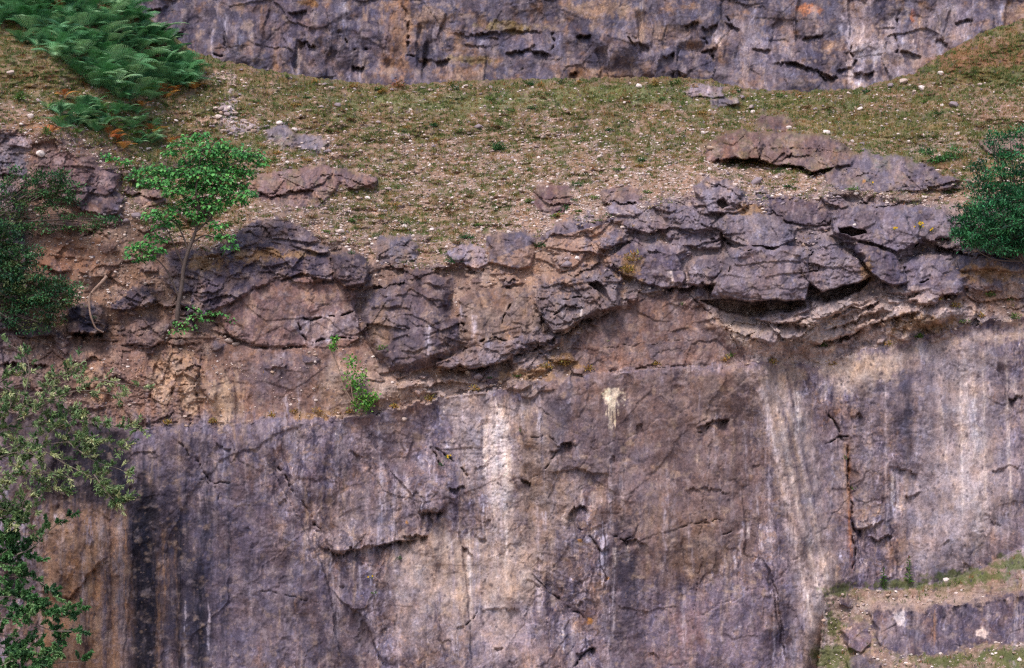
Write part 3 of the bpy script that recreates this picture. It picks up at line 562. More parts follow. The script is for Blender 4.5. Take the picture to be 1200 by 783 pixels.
# bank: low wall band
wallp = [(1020, 716), (1032, 708), (1060, 714), (1100, 712), (1150, 704), (1200, 694), (1236, 690), (1236, 744), (1200, 750), (1150, 752), (1100, 764), (1060, 766), (1030, 752)]
REGW = [(wallp, 'low dark purple rock band crossing the bank at bottom right')]
S.block(wallp, out=-.05, lean=.004, c=col(104, 92, 104), full=1); S.lip([(1024, 709), (1060, 713), (1100, 711), (1150, 703), (1236, 689)], -.3, 9)
REG.append(('rock_outcrop', 'low dark purple rock band crossing the bank at bottom right', 'rock outcrop', None, wallp, 2))
p = [(988, 738), (1000, 730), (1018, 732), (1018, 752), (1010, 764), (996, 758)]
outcrop(p, 'small mauve rock at the left end of the low rock band', out=.3, lean=.01, c=col(116, 100, 112), group=None)
outcrop([(994, 776), (1016, 770), (1030, 780), (1026, 795), (996, 795)], 'grey rock cut by the bottom edge on the lower right bank', out=.3, lean=.01, c=GRY, group=None)
outcrop([(984, 706), (994, 701), (1000, 706), (994, 710)], 'small dark stone under the grassy lip of the lower right bank', 'boulder', 'boulder', None, out=.3, c=col(116, 98, 106))

# ---- stains on the face
patina(S, (.3 + .7 * face) * S.R * (1 - .3 * bank))
T = S.tint; B = S.blob; St = S.streak
T([(150, 500), (330, 490), (300, 560), (350, 640), (400, 783), (150, 783)], col(98, 88, 104), .75, 30)
T([(20, 440), (150, 500), (155, 600), (60, 600), (0, 560)], col(96, 82, 88), .7, 20)
T([(40, 596), (132, 588), (150, 600), (146, 700), (150, 790), (20, 790), (46, 680)], col(140, 110, 88), .85, 20, br=.7)
T([(150, 560), (178, 550), (184, 640), (190, 790), (150, 790), (156, 700)], col(52, 48, 64), .8, 14, br=.3)
T([(460, 640), (500, 620), (560, 625), (640, 620), (640, 700), (600, 720), (500, 716), (470, 690)], col(168, 148, 138), .95, 24, br=.3)
T([(600, 440), (680, 440), (660, 520), (680, 600), (640, 640), (600, 600)], col(144, 122, 108), .7, 14)
T([(640, 440), (870, 428), (900, 560), (880, 660), (740, 690), (680, 560)], col(118, 96, 92), .85, 20, br=.3)
T([(760, 590), (830, 600), (850, 660), (810, 690), (770, 640)], col(122, 98, 84), .7, 14)
T([(520, 470), (600, 460), (606, 560), (590, 600), (540, 560)], col(164, 150, 152), .75, 16)
T([(960, 430), (1060, 402), (1200, 380), (1200, 400), (1080, 425), (1020, 455), (980, 470)], col(176, 156, 146), .8, 12)
T([(1090, 420), (1150, 400), (1160, 560), (1150, 650), (1080, 680), (1050, 600)], col(150, 138, 148), .85, 24, br=.3)
T([(860, 430), (920, 432), (950, 560), (985, 680), (965, 790), (930, 790), (950, 680), (915, 560)], col(152, 130, 120), .75, 14)
T([(940, 470), (990, 520), (990, 660), (960, 640), (930, 540)], col(118, 104, 116), .6, 14)
T([(560, 710), (620, 710), (650, 790), (550, 790)], col(160, 142, 146), .6, 20)
T([(700, 640), (730, 650), (745, 700), (770, 790), (712, 790), (706, 700)], col(92, 80, 92), .75, 12)
T([(330, 650), (390, 660), (450, 790), (350, 790)], col(84, 76, 92), .45, 20)
T([(740, 690), (900, 680), (910, 790), (760, 790)], col(112, 98, 116), .6, 20)
T([(780, 720), (820, 715), (830, 760), (790, 765)], col(128, 98, 98), .6, 12)
for (x, y, rx, ry, c, k) in [(460, 520, 60, 50, col(122, 106, 114), .5), (440, 600, 70, 40, col(124, 108, 110), .5), (300, 620, 60, 50, col(104, 92, 108), .5), (480, 700, 30, 60, LGT, .4),
      (700, 530, 50, 40, col(104, 90, 100), .5), (830, 470, 40, 40, col(126, 104, 96), .5), (830, 560, 24, 40, col(112, 92, 90), .5), (650, 470, 30, 30, col(108, 96, 108), .6),
      (730, 650, 14, 50, col(74, 68, 86), .7), (750, 560, 30, 40, col(124, 108, 114), .4), (640, 640, 40, 40, col(140, 122, 118), .4), (1000, 560, 40, 60, col(128, 112, 112), .5),
      (1180, 520, 40, 80, col(142, 130, 142), .5), (1110, 480, 30, 60, col(134, 120, 132), .5), (1040, 480, 34, 40, col(116, 104, 112), .6), (1190, 640, 30, 40, col(150, 134, 146), .5),
      (1078, 640, 30, 40, col(150, 132, 130), .5), (220, 620, 40, 70, col(84, 76, 94), .5), (250, 740, 60, 50, col(86, 78, 96), .5), (320, 740, 30, 50, col(110, 98, 110), .5), (410, 760, 20, 40, col(88, 78, 92), .6),
      (205, 440, 34, 34, col(172, 138, 110), .7), (262, 470, 18, 34, col(176, 146, 118), .8), (226, 465, 12, 24, col(180, 150, 124), .7), (190, 455, 14, 24, col(178, 146, 120), .7), (110, 450, 22, 26, col(170, 136, 108), .6), (120, 420, 20, 14, col(158, 124, 104), .6),
      (320, 440, 50, 34, col(104, 88, 94), .7), (345, 470, 60, 18, col(120, 94, 86), .6), (60, 440, 36, 20, col(120, 94, 82), .5), (390, 450, 22, 30, col(134, 112, 98), .6),
      (450, 450, 30, 24, col(164, 138, 122), .6), (540, 462, 40, 18, col(168, 150, 144), .6), (1010, 430, 50, 18, col(186, 166, 152), .7), (920, 440, 30, 16, col(168, 146, 130), .7),
      (870, 385, 24, 24, col(160, 138, 120), .6), (1010, 360, 40, 22, col(166, 146, 140), .6), (940, 400, 40, 16, col(150, 134, 128), .6), (1070, 345, 40, 10, col(170, 150, 146), .6),
      (470, 400, 20, 40, col(82, 72, 82), .6), (448, 380, 16, 26, col(130, 108, 92), .6), (440, 400, 10, 24, col(128, 106, 92), .5)]:
    B(x, y, rx, ry, c, k)
# calcite runs and seeps
W2 = col(206, 190, 184); W3 = col(186, 176, 190)
St(583, 455, 606, 9, WHT, 1., 6); St(590, 470, 600, 6, WHT, .9, 2); St(574, 475, 590, 9, W2, .9); B(588, 560, 12, 34, WHT, .8, br=.9); St(596, 460, 600, 4, W2, .6); St(590, 560, 783, 12, col(184, 164, 152), .5)
St(718, 448, 520, 6, col(226, 206, 176), .95); B(718, 464, 13, 9, col(226, 208, 180), .9, br=1.1); St(716, 480, 640, 3, LGT, .5)
St(1128, 400, 640, 9, col(196, 184, 184), .85, 6); St(1136, 420, 580, 7, WHT, .95, 8); St(1146, 500, 660, 10, W2, .6); St(1112, 430, 660, 22, col(164, 150, 150), .5)
for a in [(905, 430, 700, 5, LGT, .6, 50), (918, 440, 720, 4, TAN, .6, 46), (928, 440, 640, 3, W2, .5, 34), (888, 430, 560, 4, TAN, .6, 34), (960, 660, 783, 6, LGT, .5, -14), (1050, 540, 620, 4, W3, .8), (1046, 555, 600, 2.4, WHT, .6), (1074, 500, 552, 2.4, W3, .8), (1076, 560, 640, 3, LGT, .6),
          (1170, 540, 640, 5, LGT, .6), (1186, 440, 520, 4, W2, .6, 20), (1196, 520, 600, 3, LGT, .5), (1100, 396, 560, 5, LGT, .4),
          (704, 600, 720, 2.5, W3, .9, 4), (695, 575, 600, 2.4, W2, .7), (690, 580, 612, 1.8, W3, .7), (720, 640, 668, 2.6, WHT, .8), (736, 638, 662, 2.6, WHT, .8), (719, 660, 760, 1.6, W3, .8), (676, 550, 600, 2.6, W3, .7), (682, 560, 600, 1.8, W2, .6), (711, 610, 700, 1.8, W3, .7),
          (638, 598, 626, 3, W3, .8), (566, 580, 640, 1.4, W3, .9), (556, 600, 760, 3.4, col(128, 118, 140), .7), (568, 640, 700, 2, W3, .4), (530, 620, 700, 2, BRN, .7, 6), (545, 630, 720, 1.6, BRN, .7, 3), (556, 640, 720, 1.6, BRN, .6, 6),
          (464, 545, 640, 2.4, W3, .6, -4), (473, 550, 600, 2, W3, .5), (422, 660, 700, 1.6, W3, .7), (434, 664, 690, 1.8, W3, .7), (445, 505, 560, 2, W3, .4), (395, 500, 560, 2, LGT, .5),
          (888, 580, 612, 1.8, W3, .9), (893, 615, 655, 1.8, W3, .9), (870, 610, 630, 2.4, W3, .7), (876, 612, 632, 1.8, WHT, .6), (861, 650, 672, 1.6, W3, .7), (812, 640, 680, 1.5, W3, .5), (808, 615, 640, 2, W3, .4),
          (217, 700, 740, 1.4, W3, .8), (244, 700, 780, 1.6, W3, .8), (168, 665, 690, 1.8, W3, .8), (177, 700, 745, 2, W3, .7), (217, 745, 790, 1.4, W3, .7), (266, 560, 610, 2.6, W3, .6), (256, 530, 560, 1.8, LGT, .6), (240, 520, 580, 2, LGT, .4), (178, 520, 600, 4, TAN, .6), (186, 520, 580, 2.4, TAN, .5),
          (104, 600, 650, 6, col(150, 140, 158), .9), (108, 640, 760, 2.4, LGT, .6), (143, 640, 720, 2.4, LGT, .8), (120, 604, 640, 3.4, LGT, .7), (146, 590, 640, 2.2, TAN, .6), (52, 570, 650, 2.6, LGT, .5), (136, 600, 760, 3, TAN, .5), (114, 640, 783, 3.4, col(176, 140, 108), .5),
          (157, 690, 783, 4, LGT, .4), (132, 590, 700, 3, DPU, .6), (104, 690, 790, 5, col(74, 62, 70), .8), (92, 590, 650, 4, DPU, .7), (124, 640, 760, 2, DPU, .5), (168, 580, 790, 9, BLK, .85), (180, 560, 700, 6, BLK, .5), (160, 600, 690, 5, BLK, .5), (224, 640, 790, 8, BLK, .4), (204, 560, 783, 7, BLK, .35), (288, 650, 730, 5, BLK, .4), (240, 690, 760, 5, BLK, .5),
          (1061, 425, 560, 6, DPU, .75, 4), (1064, 460, 540, 3, BLK, .5), (1100, 560, 680, 4, DPU, .4), (1040, 560, 600, 3, DPU, .4), (1086, 400, 500, 6, DPU, .3), (1150, 400, 500, 8, DPU, .35), (1158, 410, 520, 5, DPU, .3), (1172, 400, 470, 6, DPU, .4), (1160, 500, 620, 4, DPU, .4), (1098, 630, 690, 4, DPU, .4), (1196, 420, 560, 6, DPU, .3),
          (654, 460, 540, 9, DPU, .5), (668, 470, 520, 6, DPU, .4), (632, 450, 520, 3, W3, .4), (618, 460, 500, 2.4, TAN, .5), (652, 720, 783, 6, DPU, .5), (664, 725, 783, 5, DPU, .5), (612, 700, 783, 12, col(128, 116, 140), .5), (512, 640, 690, 5, DPU, .4), (518, 480, 620, 5, DPU, .4), (540, 480, 560, 4, DPU, .3), (545, 610, 650, 5, DPU, .5), (402, 690, 783, 6, DPU, .5, 20), (424, 690, 783, 4, DPU, .5, 16), (918, 680, 740, 6, BLK, .4, 6), (922, 720, 783, 5, DPU, .5), (752, 550, 620, 6, DPU, .4), (770, 460, 560, 10, DPU, .3), (800, 480, 600, 8, DPU, .3), (726, 560, 620, 5, BLK, .4), (735, 650, 720, 8, BLK, .4),
          (1040, 262, 300, 2, DPU, .4), (1048, 305, 331, 5, BLK, .6), (1036, 300, 326, 3, BLK, .5), (1080, 312, 330, 3, LGT, .5), (752, 310, 334, 6, DPU, .6), (786, 316, 336, 2.4, W2, .7), (768, 306, 330, 5, BLK, .4),
          (502, 378, 426, 3, W3, .8), (490, 350, 420, 3, DPU, .6), (513, 380, 420, 2.4, DPU, .6), (555, 368, 408, 3, W3, .7), (568, 368, 400, 2.6, BLK, .6), (575, 400, 424, 3, W3, .7), (541, 356, 376, 1.6, W3, .7), (681, 356, 376, 1.6, WHT, .9), (704, 400, 420, 2, LGT, .3), (582, 340, 400, 4, BRN, .7), (600, 344, 380, 4, DPU, .4), (576, 402, 424, 2.4, BRN, .6),
          (350, 445, 490, 2.6, LGT, .6), (330, 410, 480, 10, DPU, .5), (332, 412, 440, 2, W3, .4), (310, 420, 490, 7, DPU, .4), (278, 420, 500, 4, TAN, .6), (244, 400, 480, 4, TAN, .4)]:
    St(*a)
St(994, 512, 690, 2.8, col(150, 96, 62), .9, 4, .5); St(989, 515, 600, 2, col(170, 128, 90), .6, 6)
for i in range(380):      # the many faint runs all over the face
    x = random.uniform(150, 1200); y = random.uniform(440, 740); c = random.choice([DPU, DPU, LGT, W3, BRN, TAN])
    St(x, y, y + random.uniform(30, 130), random.uniform(1, 3.5), c, random.uniform(.25, .6), random.uniform(-4, 4), 3)
for a in [(170, 556, 810, 15, col(40, 40, 54), .95, 2), (163, 610, 760, 10, col(40, 40, 56), .9, 4), (188, 600, 800, 9, col(52, 50, 66), .8, 4), (210, 560, 800, 9, col(64, 58, 74), .6), (226, 640, 810, 10, col(56, 54, 70), .7), (242, 690, 810, 7, col(56, 54, 70), .7), (128, 500, 610, 24, col(56, 52, 64), .7), (70, 480, 600, 22, col(62, 56, 64), .6), (190, 505, 580, 10, col(80, 72, 88), .5), (105, 660, 800, 6, col(64, 54, 62), .8), (288, 640, 720, 7, col(58, 54, 70), .6), (738, 640, 720, 10, col(60, 56, 70), .6), (655, 455, 560, 12, col(72, 66, 80), .55), (918, 690, 760, 8, col(62, 58, 74), .6, 8), (1062, 425, 560, 7, col(72, 68, 84), .7)]:
    St(a[0], a[1], a[2], a[3], a[4], a[5], a[6] if len(a) > 6 else 0, 6)
for a in [(168, 665, 700, 2, W3, .9), (177, 700, 760, 2.4, W3, .8), (217, 700, 750, 1.8, W3, .9), (244, 700, 780, 2, W3, .9), (217, 755, 800, 1.6, W3, .8), (143, 620, 730, 2.6, LGT, .8)]: St(*a)
# lichen and rust
for a in [(172, 570, 830, 9, 0), (164, 600, 830, 6, 2), (180, 640, 830, 5, 2), (158, 610, 740, 4, 3), (206, 600, 820, 4, 2), (232, 660, 820, 6, 4), (196, 560, 700, 4, 0), (118, 500, 610, 8, 0), (144, 520, 610, 8, 2), (100, 520, 610, 7, 0)]: St(a[0], a[1], a[2], a[3], col(34, 34, 48), .84, a[4], 2)
for a in [(590, 590, 783, 26, col(176, 156, 148), .4, 4), (1136, 395, 680, 34, col(178, 164, 166), .6, 0), (905, 436, 783, 18, col(168, 148, 140), .65, 60), (935, 440, 783, 12, col(160, 146, 146), .5, 44), (1090, 400, 680, 16, col(160, 146, 152), .4, 0), (480, 640, 783, 26, col(160, 142, 138), .4, 6), (540, 640, 783, 20, col(168, 148, 136), .45, 4),
          (165, 560, 790, 16, col(44, 42, 58), .8, 4), (196, 540, 790, 12, col(62, 56, 74), .6, 2), (232, 600, 790, 14, col(66, 60, 78), .55, 4), (262, 560, 700, 10, col(80, 72, 90), .5, 6), (290, 500, 720, 10, col(80, 72, 90), .4), (400, 660, 790, 12, col(76, 68, 84), .5, 24), (736, 600, 783, 12, col(72, 64, 78), .5), (690, 460, 620, 18, col(92, 80, 88), .4), (800, 440, 700, 26, col(100, 82, 84), .35), (870, 440, 640, 14, col(92, 80, 92), .4, 10), (925, 560, 783, 10, col(84, 74, 92), .5, 8),
          (40, 480, 600, 30, col(70, 62, 70), .5), (110, 500, 600, 26, col(70, 64, 78), .5), (1064, 400, 580, 10, col(86, 78, 92), .5), (1176, 395, 520, 12, col(96, 86, 104), .5), (1012, 440, 600, 10, col(110, 98, 108), .4), (90, 600, 790, 8, col(108, 80, 66), .6), (66, 620, 790, 8, col(104, 80, 72), .5), (118, 600, 790, 5, col(92, 76, 80), .6), (140, 600, 790, 6, col(104, 84, 76), .5)]:
    St(a[0], a[1], a[2], a[3], a[4], a[5], a[6] if len(a) > 6 else 0, 5)
for i in range(34):       # runs along the slanting arete; the pale ones also paint its highlight
    x = random.uniform(884, 925); y = random.uniform(426, 600); l = random.uniform(80, 260)
    St(x + (y - 430) * .2, y, y + l, random.uniform(1.2, 4), random.choice([W2, LGT * 1.15, TAN, LGT * 1.2, W2, DPU]), random.uniform(.5, .84), l * .21, 1)
for i in range(26):       # white washes of the right-hand face and the centre
    x, y, r = random.choice([(1136, 400, 16), (1120, 470, 26), (584, 462, 7), (592, 580, 22), (540, 600, 40), (1030, 420, 50)])
    St(random.gauss(x, r), y + random.uniform(0, 40), y + random.uniform(90, 260), random.uniform(1, 3.4), random.choice([W2, WHT, LGT * 1.2]), random.uniform(.5, .84), 4, 1)
for i in range(46):       # mixed drips where the ochre and the black meet
    x = random.gauss(128, 30); y = random.uniform(585, 680)
    St(x, y, y + random.uniform(60, 200), random.uniform(1.4, 5), random.choice([BLK, DPU, col(96, 78, 72), col(168, 132, 104), LGT, col(150, 114, 84)]), random.uniform(.5, .84), 2, 2)
for i in range(40):       # black seeps, left
    x = random.gauss(200, 45); y = random.uniform(510, 660)
    St(x, y, y + random.uniform(60, 200), random.uniform(1.2, 5), random.choice([BLK, BLK, col(58, 54, 70)]), random.uniform(.5, .85), 2, 2)
for a in [(170, 556, 980, 10, 2), (166, 580, 980, 8, 0), (176, 640, 980, 6, 0), (160, 600, 800, 5, 2), (210, 610, 960, 5, 2), (232, 650, 960, 6, 5), (100, 690, 960, 5, 2), (80, 490, 612, 22, 0), (128, 500, 614, 16, 0)]: St(a[0], a[1], a[2], a[3], col(26, 26, 40), .84, a[4], 2)
for a in [(56, 640, 980, 8), (84, 600, 980, 9), (112, 600, 980, 7), (134, 600, 980, 6), (146, 590, 760, 3)]: St(a[0], a[1], a[2], a[3], col(164, 124, 92), .6, 2, 2)
for i in range(60):
    x = random.uniform(640, 900); y = random.uniform(440, 700); B(x, y, random.uniform(2, 7), random.uniform(2, 6), TAN, .5)
for (x, y, rx, ry) in [(711, 676, 3, 2), (690, 728, 4, 4), (683, 634, 4, 2), (1012, 215, 3, 3), (478, 612, 2, 2)]: B(x, y, rx, ry, col(176, 120, 40), .8)
# rusty / mossy tints of soil pockets
for (x, y, rx, ry) in [(240, 308, 26, 8), (300, 300, 40, 8), (350, 296, 20, 6), (880, 246, 20, 8), (1160, 320, 36, 12), (1080, 380, 50, 12), (620, 440, 40, 8), (660, 425, 24, 10), (370, 486, 34, 5), (740, 318, 14, 16), (1016, 320, 8, 14)]:
    B(x, y, rx, ry, col(146, 112, 70), .7, br=.8)
for (x, y, rx, ry) in [(985, 690, 26, 8), (1060, 686, 50, 6), (1130, 676, 50, 9), (1190, 660, 30, 12), (975, 770, 26, 20), (1180, 770, 40, 14), (1110, 775, 40, 8), (976, 735, 10, 20)]:
    B(x, y, rx, ry, col(84, 94, 46), .85, br=.7)
B(1056, 724, 8, 8, W2, .6); B(1152, 742, 8, 7, W2, .9); B(1046, 710, 60, 9, PINK, .6); B(1120, 702, 60, 7, PINK, .6); St(1094, 712, 760, 2.4, col(150, 110, 84), .7); St(1158, 705, 750, 2, LGT, .5); St(1075, 715, 766, 5, LGT, .4); St(1045, 720, 760, 7, LGT, .4)
# hillside patches
HP = S.Cc.copy()
B(268, 134, 14, 22, LGT * 1.1, 1., br=.8); B(286, 150, 18, 10, LGT, .9, br=.8); B(268, 92, 28, 7, PINK, .9, 12, br=.8); B(250, 142, 26, 5, PINK, .7)
B(150, 150, 60, 30, col(92, 96, 56), .5); B(640, 300, 70, 40, col(166, 132, 108), .6, br=.9); B(670, 265, 60, 24, col(160, 128, 108), .6)
B(1170, 130, 60, 20, col(150, 118, 104), .7); B(1120, 170, 80, 12, PINK, .5); B(40, 150, 60, 14, col(126, 94, 68), .7); B(1150, 70, 60, 26, col(128, 88, 62), .7); B(1170, 90, 50, 14, col(82, 96, 50), .6); B(740, 112, 140, 10, col(104, 112, 64), .7); B(900, 120, 120, 10, col(106, 106, 58), .6); B(540, 120, 140, 12, col(110, 114, 72), .7); B(1010, 150, 120, 18, col(112, 104, 62), .6)
B(80, 300, 50, 30, col(134, 94, 70), .7); B(330, 126, 14, 5, col(80, 56, 46), .7); B(730, 118, 10, 3, col(96, 66, 50), .8)
S.Cc[:] = lerp(S.Cc, HP, (S.R * (Y < yC + 10))[..., None])
SM = face * 1.0
for pp in ([(670, 436), (690, 386), (740, 352), (800, 350), (846, 382), (871, 422)], [(253, 361), (300, 336), (400, 330), (420, 396), (300, 403)], [(240, 404), (470, 404), (460, 484), (240, 496)], [(1064, 306), (1124, 306), (1127, 344), (1064, 340)], [(1004, 286), (1050, 300), (1060, 332), (1030, 326)],
           [(1120, 298), (1236, 300), (1236, 318), (1122, 316)], [(900, 232), (976, 252), (940, 262)], [(978, 246), (1112, 244), (1110, 280), (980, 284)], [(573, 275), (626, 275), (620, 311), (576, 308)], [(845, 300), (940, 296), (940, 350), (840, 344)], [(850, 250), (926, 260), (920, 286), (850, 278)],
           [(428, 350), (500, 322), (540, 372), (500, 428), (440, 416)], [(545, 345), (630, 345), (630, 390), (545, 408)], [(712, 294), (790, 292), (798, 332), (740, 324)], [(88, 225), (140, 225), (140, 250), (92, 246)], [(835, 160), (890, 158), (888, 184), (832, 188)], wallp):
    w_, m_, _ = S.poly(pp, 8, 2); SM[w_] = np.maximum(SM[w_], m_ * .92)
for pp, k_ in (([(400, 500), (480, 480), (540, 470), (620, 470), (700, 540), (730, 640), (700, 740), (620, 680), (560, 640), (500, 620), (400, 640)], .42), ([(1000, 470), (1090, 500), (1090, 640), (1000, 680)], .35), ([(150, 500), (300, 500), (290, 600), (170, 600)], .3), ([(1150, 400), (1200, 400), (1200, 600), (1160, 560)], .25), ([(660, 700), (800, 690), (800, 783), (640, 783)], .25), ([(40, 590), (140, 590), (140, 783), (30, 783)], .2)):
    w_, m_, _ = S.poly(pp, 50, 2); SM[w_] = SM[w_] * (1 - k_ * m_)
LG = np.where((X < 480) & (Y > 396), .35, 1.) * np.where(Y > yD, .1, 1.)
detail(S, np.clip(.08 + .92 * S.R, 0, 1) * np.where(Y > yD, .75 - .2 * (X > 1050), 1.0), LG, 3, 1, np.clip(SM, 0, 1))
S.D += (1 - S.R) * (.05 * fbm(X / 5, Y / 4, 4, 131, .6) + .05 * fbm(X / 15, Y / 9, 3, 137))
patina(S, .35 * S.R)
grain(S, 1.0)
SVZ = at(X, Y, S.D)

def cut(sheet, IDM, idx):
    """faces of one region of the survey as their own vertices"""
    ny, nx = sheet.X.shape
    f = IDM[:-1, :-1] == idx
    j, i = np.nonzero(f); a = j * nx + i
    q = np.stack([a + nx, a + nx + 1, a + 1, a], 1)
    u, inv = np.unique(q.ravel(), return_inverse=True)
    x, y, z = at(sheet.X.ravel()[u], sheet.Y.ravel()[u], sheet.D.ravel()[u])
    return np.stack([x, y, z], 1), inv.reshape(-1, 4), np.clip(sheet.Cc.reshape(-1, 3)[u], .004, .9)
ID = np.zeros(S.X.shape, np.int32)
ID[(Y > yD + 2)] = 1; ID[(Y > yC + 6) & (Y <= yD + 2)] = 2; ID[bank > .5] = 3
for k, (nm, lb, ct, gr, pts, grow) in enumerate(REG):
    w, m, sd = S.poly(pts, 2, 1, grow); v = ID[w]; v[sd > 0] = 10 + k; ID[w] = v
def emit(idx, name, mat, **kw):
    V, Q, c = cut(S, ID, idx)
    if len(Q): return link(name, mesh_np(name, V, Q, c, mat), **kw)
emit(0, 'hillside', M_SOIL, kind='structure')
emit(1, 'quarry_cliff', M_ROCK, kind='structure')
emit(2, 'rocky_ledge_terrain', M_ROCK, kind='structure')
emit(3, 'bank_terrain', M_SOIL, kind='structure')
for k, (nm, lb, ct, gr, pts, grow) in enumerate(REG):
    kw = dict(label=lb, category=ct)
    if gr: kw['group'] = gr
    emit(10 + k, nm, M_ROCK, **kw)

# ================================================================== upper cliff, standing back beyond the brow
U = Sheet(spaced(-14, 1214, 1.15, -420, 1620, 22), spaced(-20, 128, 1.15, -260, 210, 16))
x, y = U.X, U.Y
U.D[:] = 19.0 - .012 * (y - 100) + .9 * fbm(x / 170, y / 120, 3, 201) + .45 * fbm(x / 50, y / 70, 3, 203)
U.Cc[:] = col(86, 79, 93)
st = fbm(x / 6, y / 60, 4, 205); s3 = fbm(x / 34, y / 50, 4, 207)
U.Cc[:] = lerp(U.Cc, col(76, 68, 86), (sst(0, .6, s3 + .3 * st) * .7)[..., None])
U.Cc[:] = lerp(U.Cc, col(134, 104, 84), (sst(.02, .5, fbm(x / 26, y / 22, 5, 209, .6)) * .8)[..., None])
U.Cc[:] = lerp(U.Cc, col(140, 128, 138), (sst(.1, .7, fbm(x / 24, y / 30, 4, 211) + .3 * st) * .4)[..., None])
for (p, q, rx, ry, c, k) in [(470, 40, 14, 60, col(140, 106, 82), .8), (452, 70, 12, 40, col(130, 98, 78), .7), (505, 20, 30, 14, col(140, 110, 86), .6), (600, 32, 44, 7, col(120, 104, 60), .8), (556, 70, 34, 6, col(126, 110, 66), .7), (700, 10, 40, 12, col(150, 120, 94), .7),
      (770, 40, 40, 14, col(136, 108, 84), .6), (700, 88, 50, 10, col(150, 116, 84), .7), (540, 88, 30, 12, col(142, 112, 92), .7), (952, 12, 16, 7, col(160, 106, 76), .9), (870, 50, 30, 34, col(140, 126, 132), .5), (1010, 40, 20, 60, LGT, .8), (1050, 60, 30, 50, col(160, 146, 150), .75), (1110, 30, 40, 44, col(140, 126, 134), .6), (1000, 72, 8, 34, col(176, 162, 164), .8), (1068, 20, 4, 8, col(176, 104, 58), .8), (1076, 14, 10, 10, DPU, .7), (958, 65, 14, 22, col(62, 56, 74), .9), (900, 70, 50, 40, col(116, 104, 116), .5), (1100, 75, 60, 8, col(136, 106, 86), .6), (1190, 20, 16, 20, col(146, 112, 84), .7),
      (330, 30, 60, 40, col(94, 84, 100), .6), (240, 40, 40, 40, col(84, 78, 96), .6), (370, 70, 50, 30, col(90, 82, 98), .6), (430, 40, 28, 50, col(78, 72, 92), .7), (350, 66, 4, 26, TAN, .6), (290, 30, 10, 10, TAN, .5), (640, 60, 50, 26, col(96, 90, 108), .5), (745, 62, 60, 30, col(92, 84, 100), .5), (690, 50, 18, 10, col(74, 68, 84), .7), (580, 50, 40, 18, col(96, 90, 108), .5), (360, 4, 16, 5, col(130, 96, 54), .8)]:
    U.blob(p, q, rx, ry, c, k, vs=5)
for i in range(150):
    p = random.uniform(200, 1200); q = random.uniform(-10, 80)
    U.streak(p, q, q + random.uniform(20, 70), random.uniform(1.2, 5), random.choice([DPU, BLK, LGT, BRN, W3, TAN, col(146, 112, 88)]), random.uniform(.2, .55), 0, 3)
for q in ([(490, 72), (500, 70), (512, 74), (530, 70)], [(522, 38), (560, 40), (600, 34), (640, 38)], [(590, 62), (620, 58), (650, 66)], [(735, 44), (748, 50), (762, 56)], [(775, 66), (790, 62)], [(664, 88), (676, 86)], [(676, 42), (692, 40)],
          [(200, 42), (216, 36)], [(170, 12), (200, 6)], [(348, 48), (372, 54)], [(336, 14), (362, 12)], [(412, 76), (430, 80)], [(900, 74), (930, 72), (960, 84), (986, 92)], [(960, 90), (985, 92)], [(1096, 44), (1112, 50)], [(1056, 60), (1080, 66)], [(1118, 26), (1142, 22)],
          [(850, 24), (866, 36)], [(800, 30), (820, 26)], [(1000, 86), (1024, 82)], [(940, 44), (965, 42)], [(300, 88), (322, 84)], [(540, 100), (560, 98)], [(820, 60), (842, 58)], [(880, 56), (905, 58)]):
    U.lip(q, random.uniform(.35, .6), random.uniform(3, 6))
for q in ([(1002, 50), (998, 62), (1004, 72), (998, 84)], [(470, 0), (476, 30), (480, 64), (500, 74)], [(852, 20), (858, 34)], [(648, 36), (650, 52), (646, 60)], [(820, 40), (834, 58), (838, 74)], [(1056, 10), (1050, 40), (1054, 70)], [(240, 60), (262, 64), (262, 40)], [(395, 30), (410, 60), (440, 58)]):
    U.crack(q, 1.8, .5)
for i in range(14):
    p = random.uniform(180, 1200); q = random.uniform(-10, 100); d = random.uniform(8, 30)
    U.lip([(p, q), (p + d / 2, q + random.uniform(-4, 4)), (p + d, q + random.uniform(-6, 6))], random.uniform(.1, .35), random.uniform(3, 7))
for i in range(60):
    p = random.uniform(200, 1200); q = random.uniform(-20, 60); U.vstep([(p, q), (p + random.uniform(-8, 8), q + 30), (p + random.uniform(-10, 10), q + 60)], random.uniform(-.5, .5), random.uniform(8, 24))
detail(U, .95, .3, 7, .8, .55); patina(U, .8); grain(U, 1.1)
V_, Q_, c_ = cut(U, np.zeros(U.X.shape, np.int32), 0)
link('upper_cliff', mesh_np('upper_cliff', V_, Q_, np.clip(c_, .004, .9), M_ROCK), kind='structure')
# the quarry floor below the face, out of view: one broad sheet, added for bounce light
fz = at(0, 1040, 0)[2]
n = 60; gx = np.linspace(-1, 1, n); gx = np.sign(gx) * np.abs(gx) ** 3 * 1500; gy = np.concatenate([-np.linspace(1, 0, n - 6) ** 3 * 1500 + 1, [2, 4, 8, 30, 400, 1500]])
A, Bq = np.meshgrid(gx, gy); Z = fz + .3 * gn(A / 7, Bq / 7, 5); ii = (np.arange(n - 1)[:, None] * n + np.arange(n - 1)[None]).ravel()
gc = np.tile(col(140, 122, 104), (n * n, 1)); link('ground', mesh_np('ground', np.stack([A.ravel(), Bq.ravel(), Z.ravel()], 1), np.stack([ii, ii + 1, ii + n + 1, ii + n], 1), gc, M_SOIL), kind='structure')
EXPO = .62
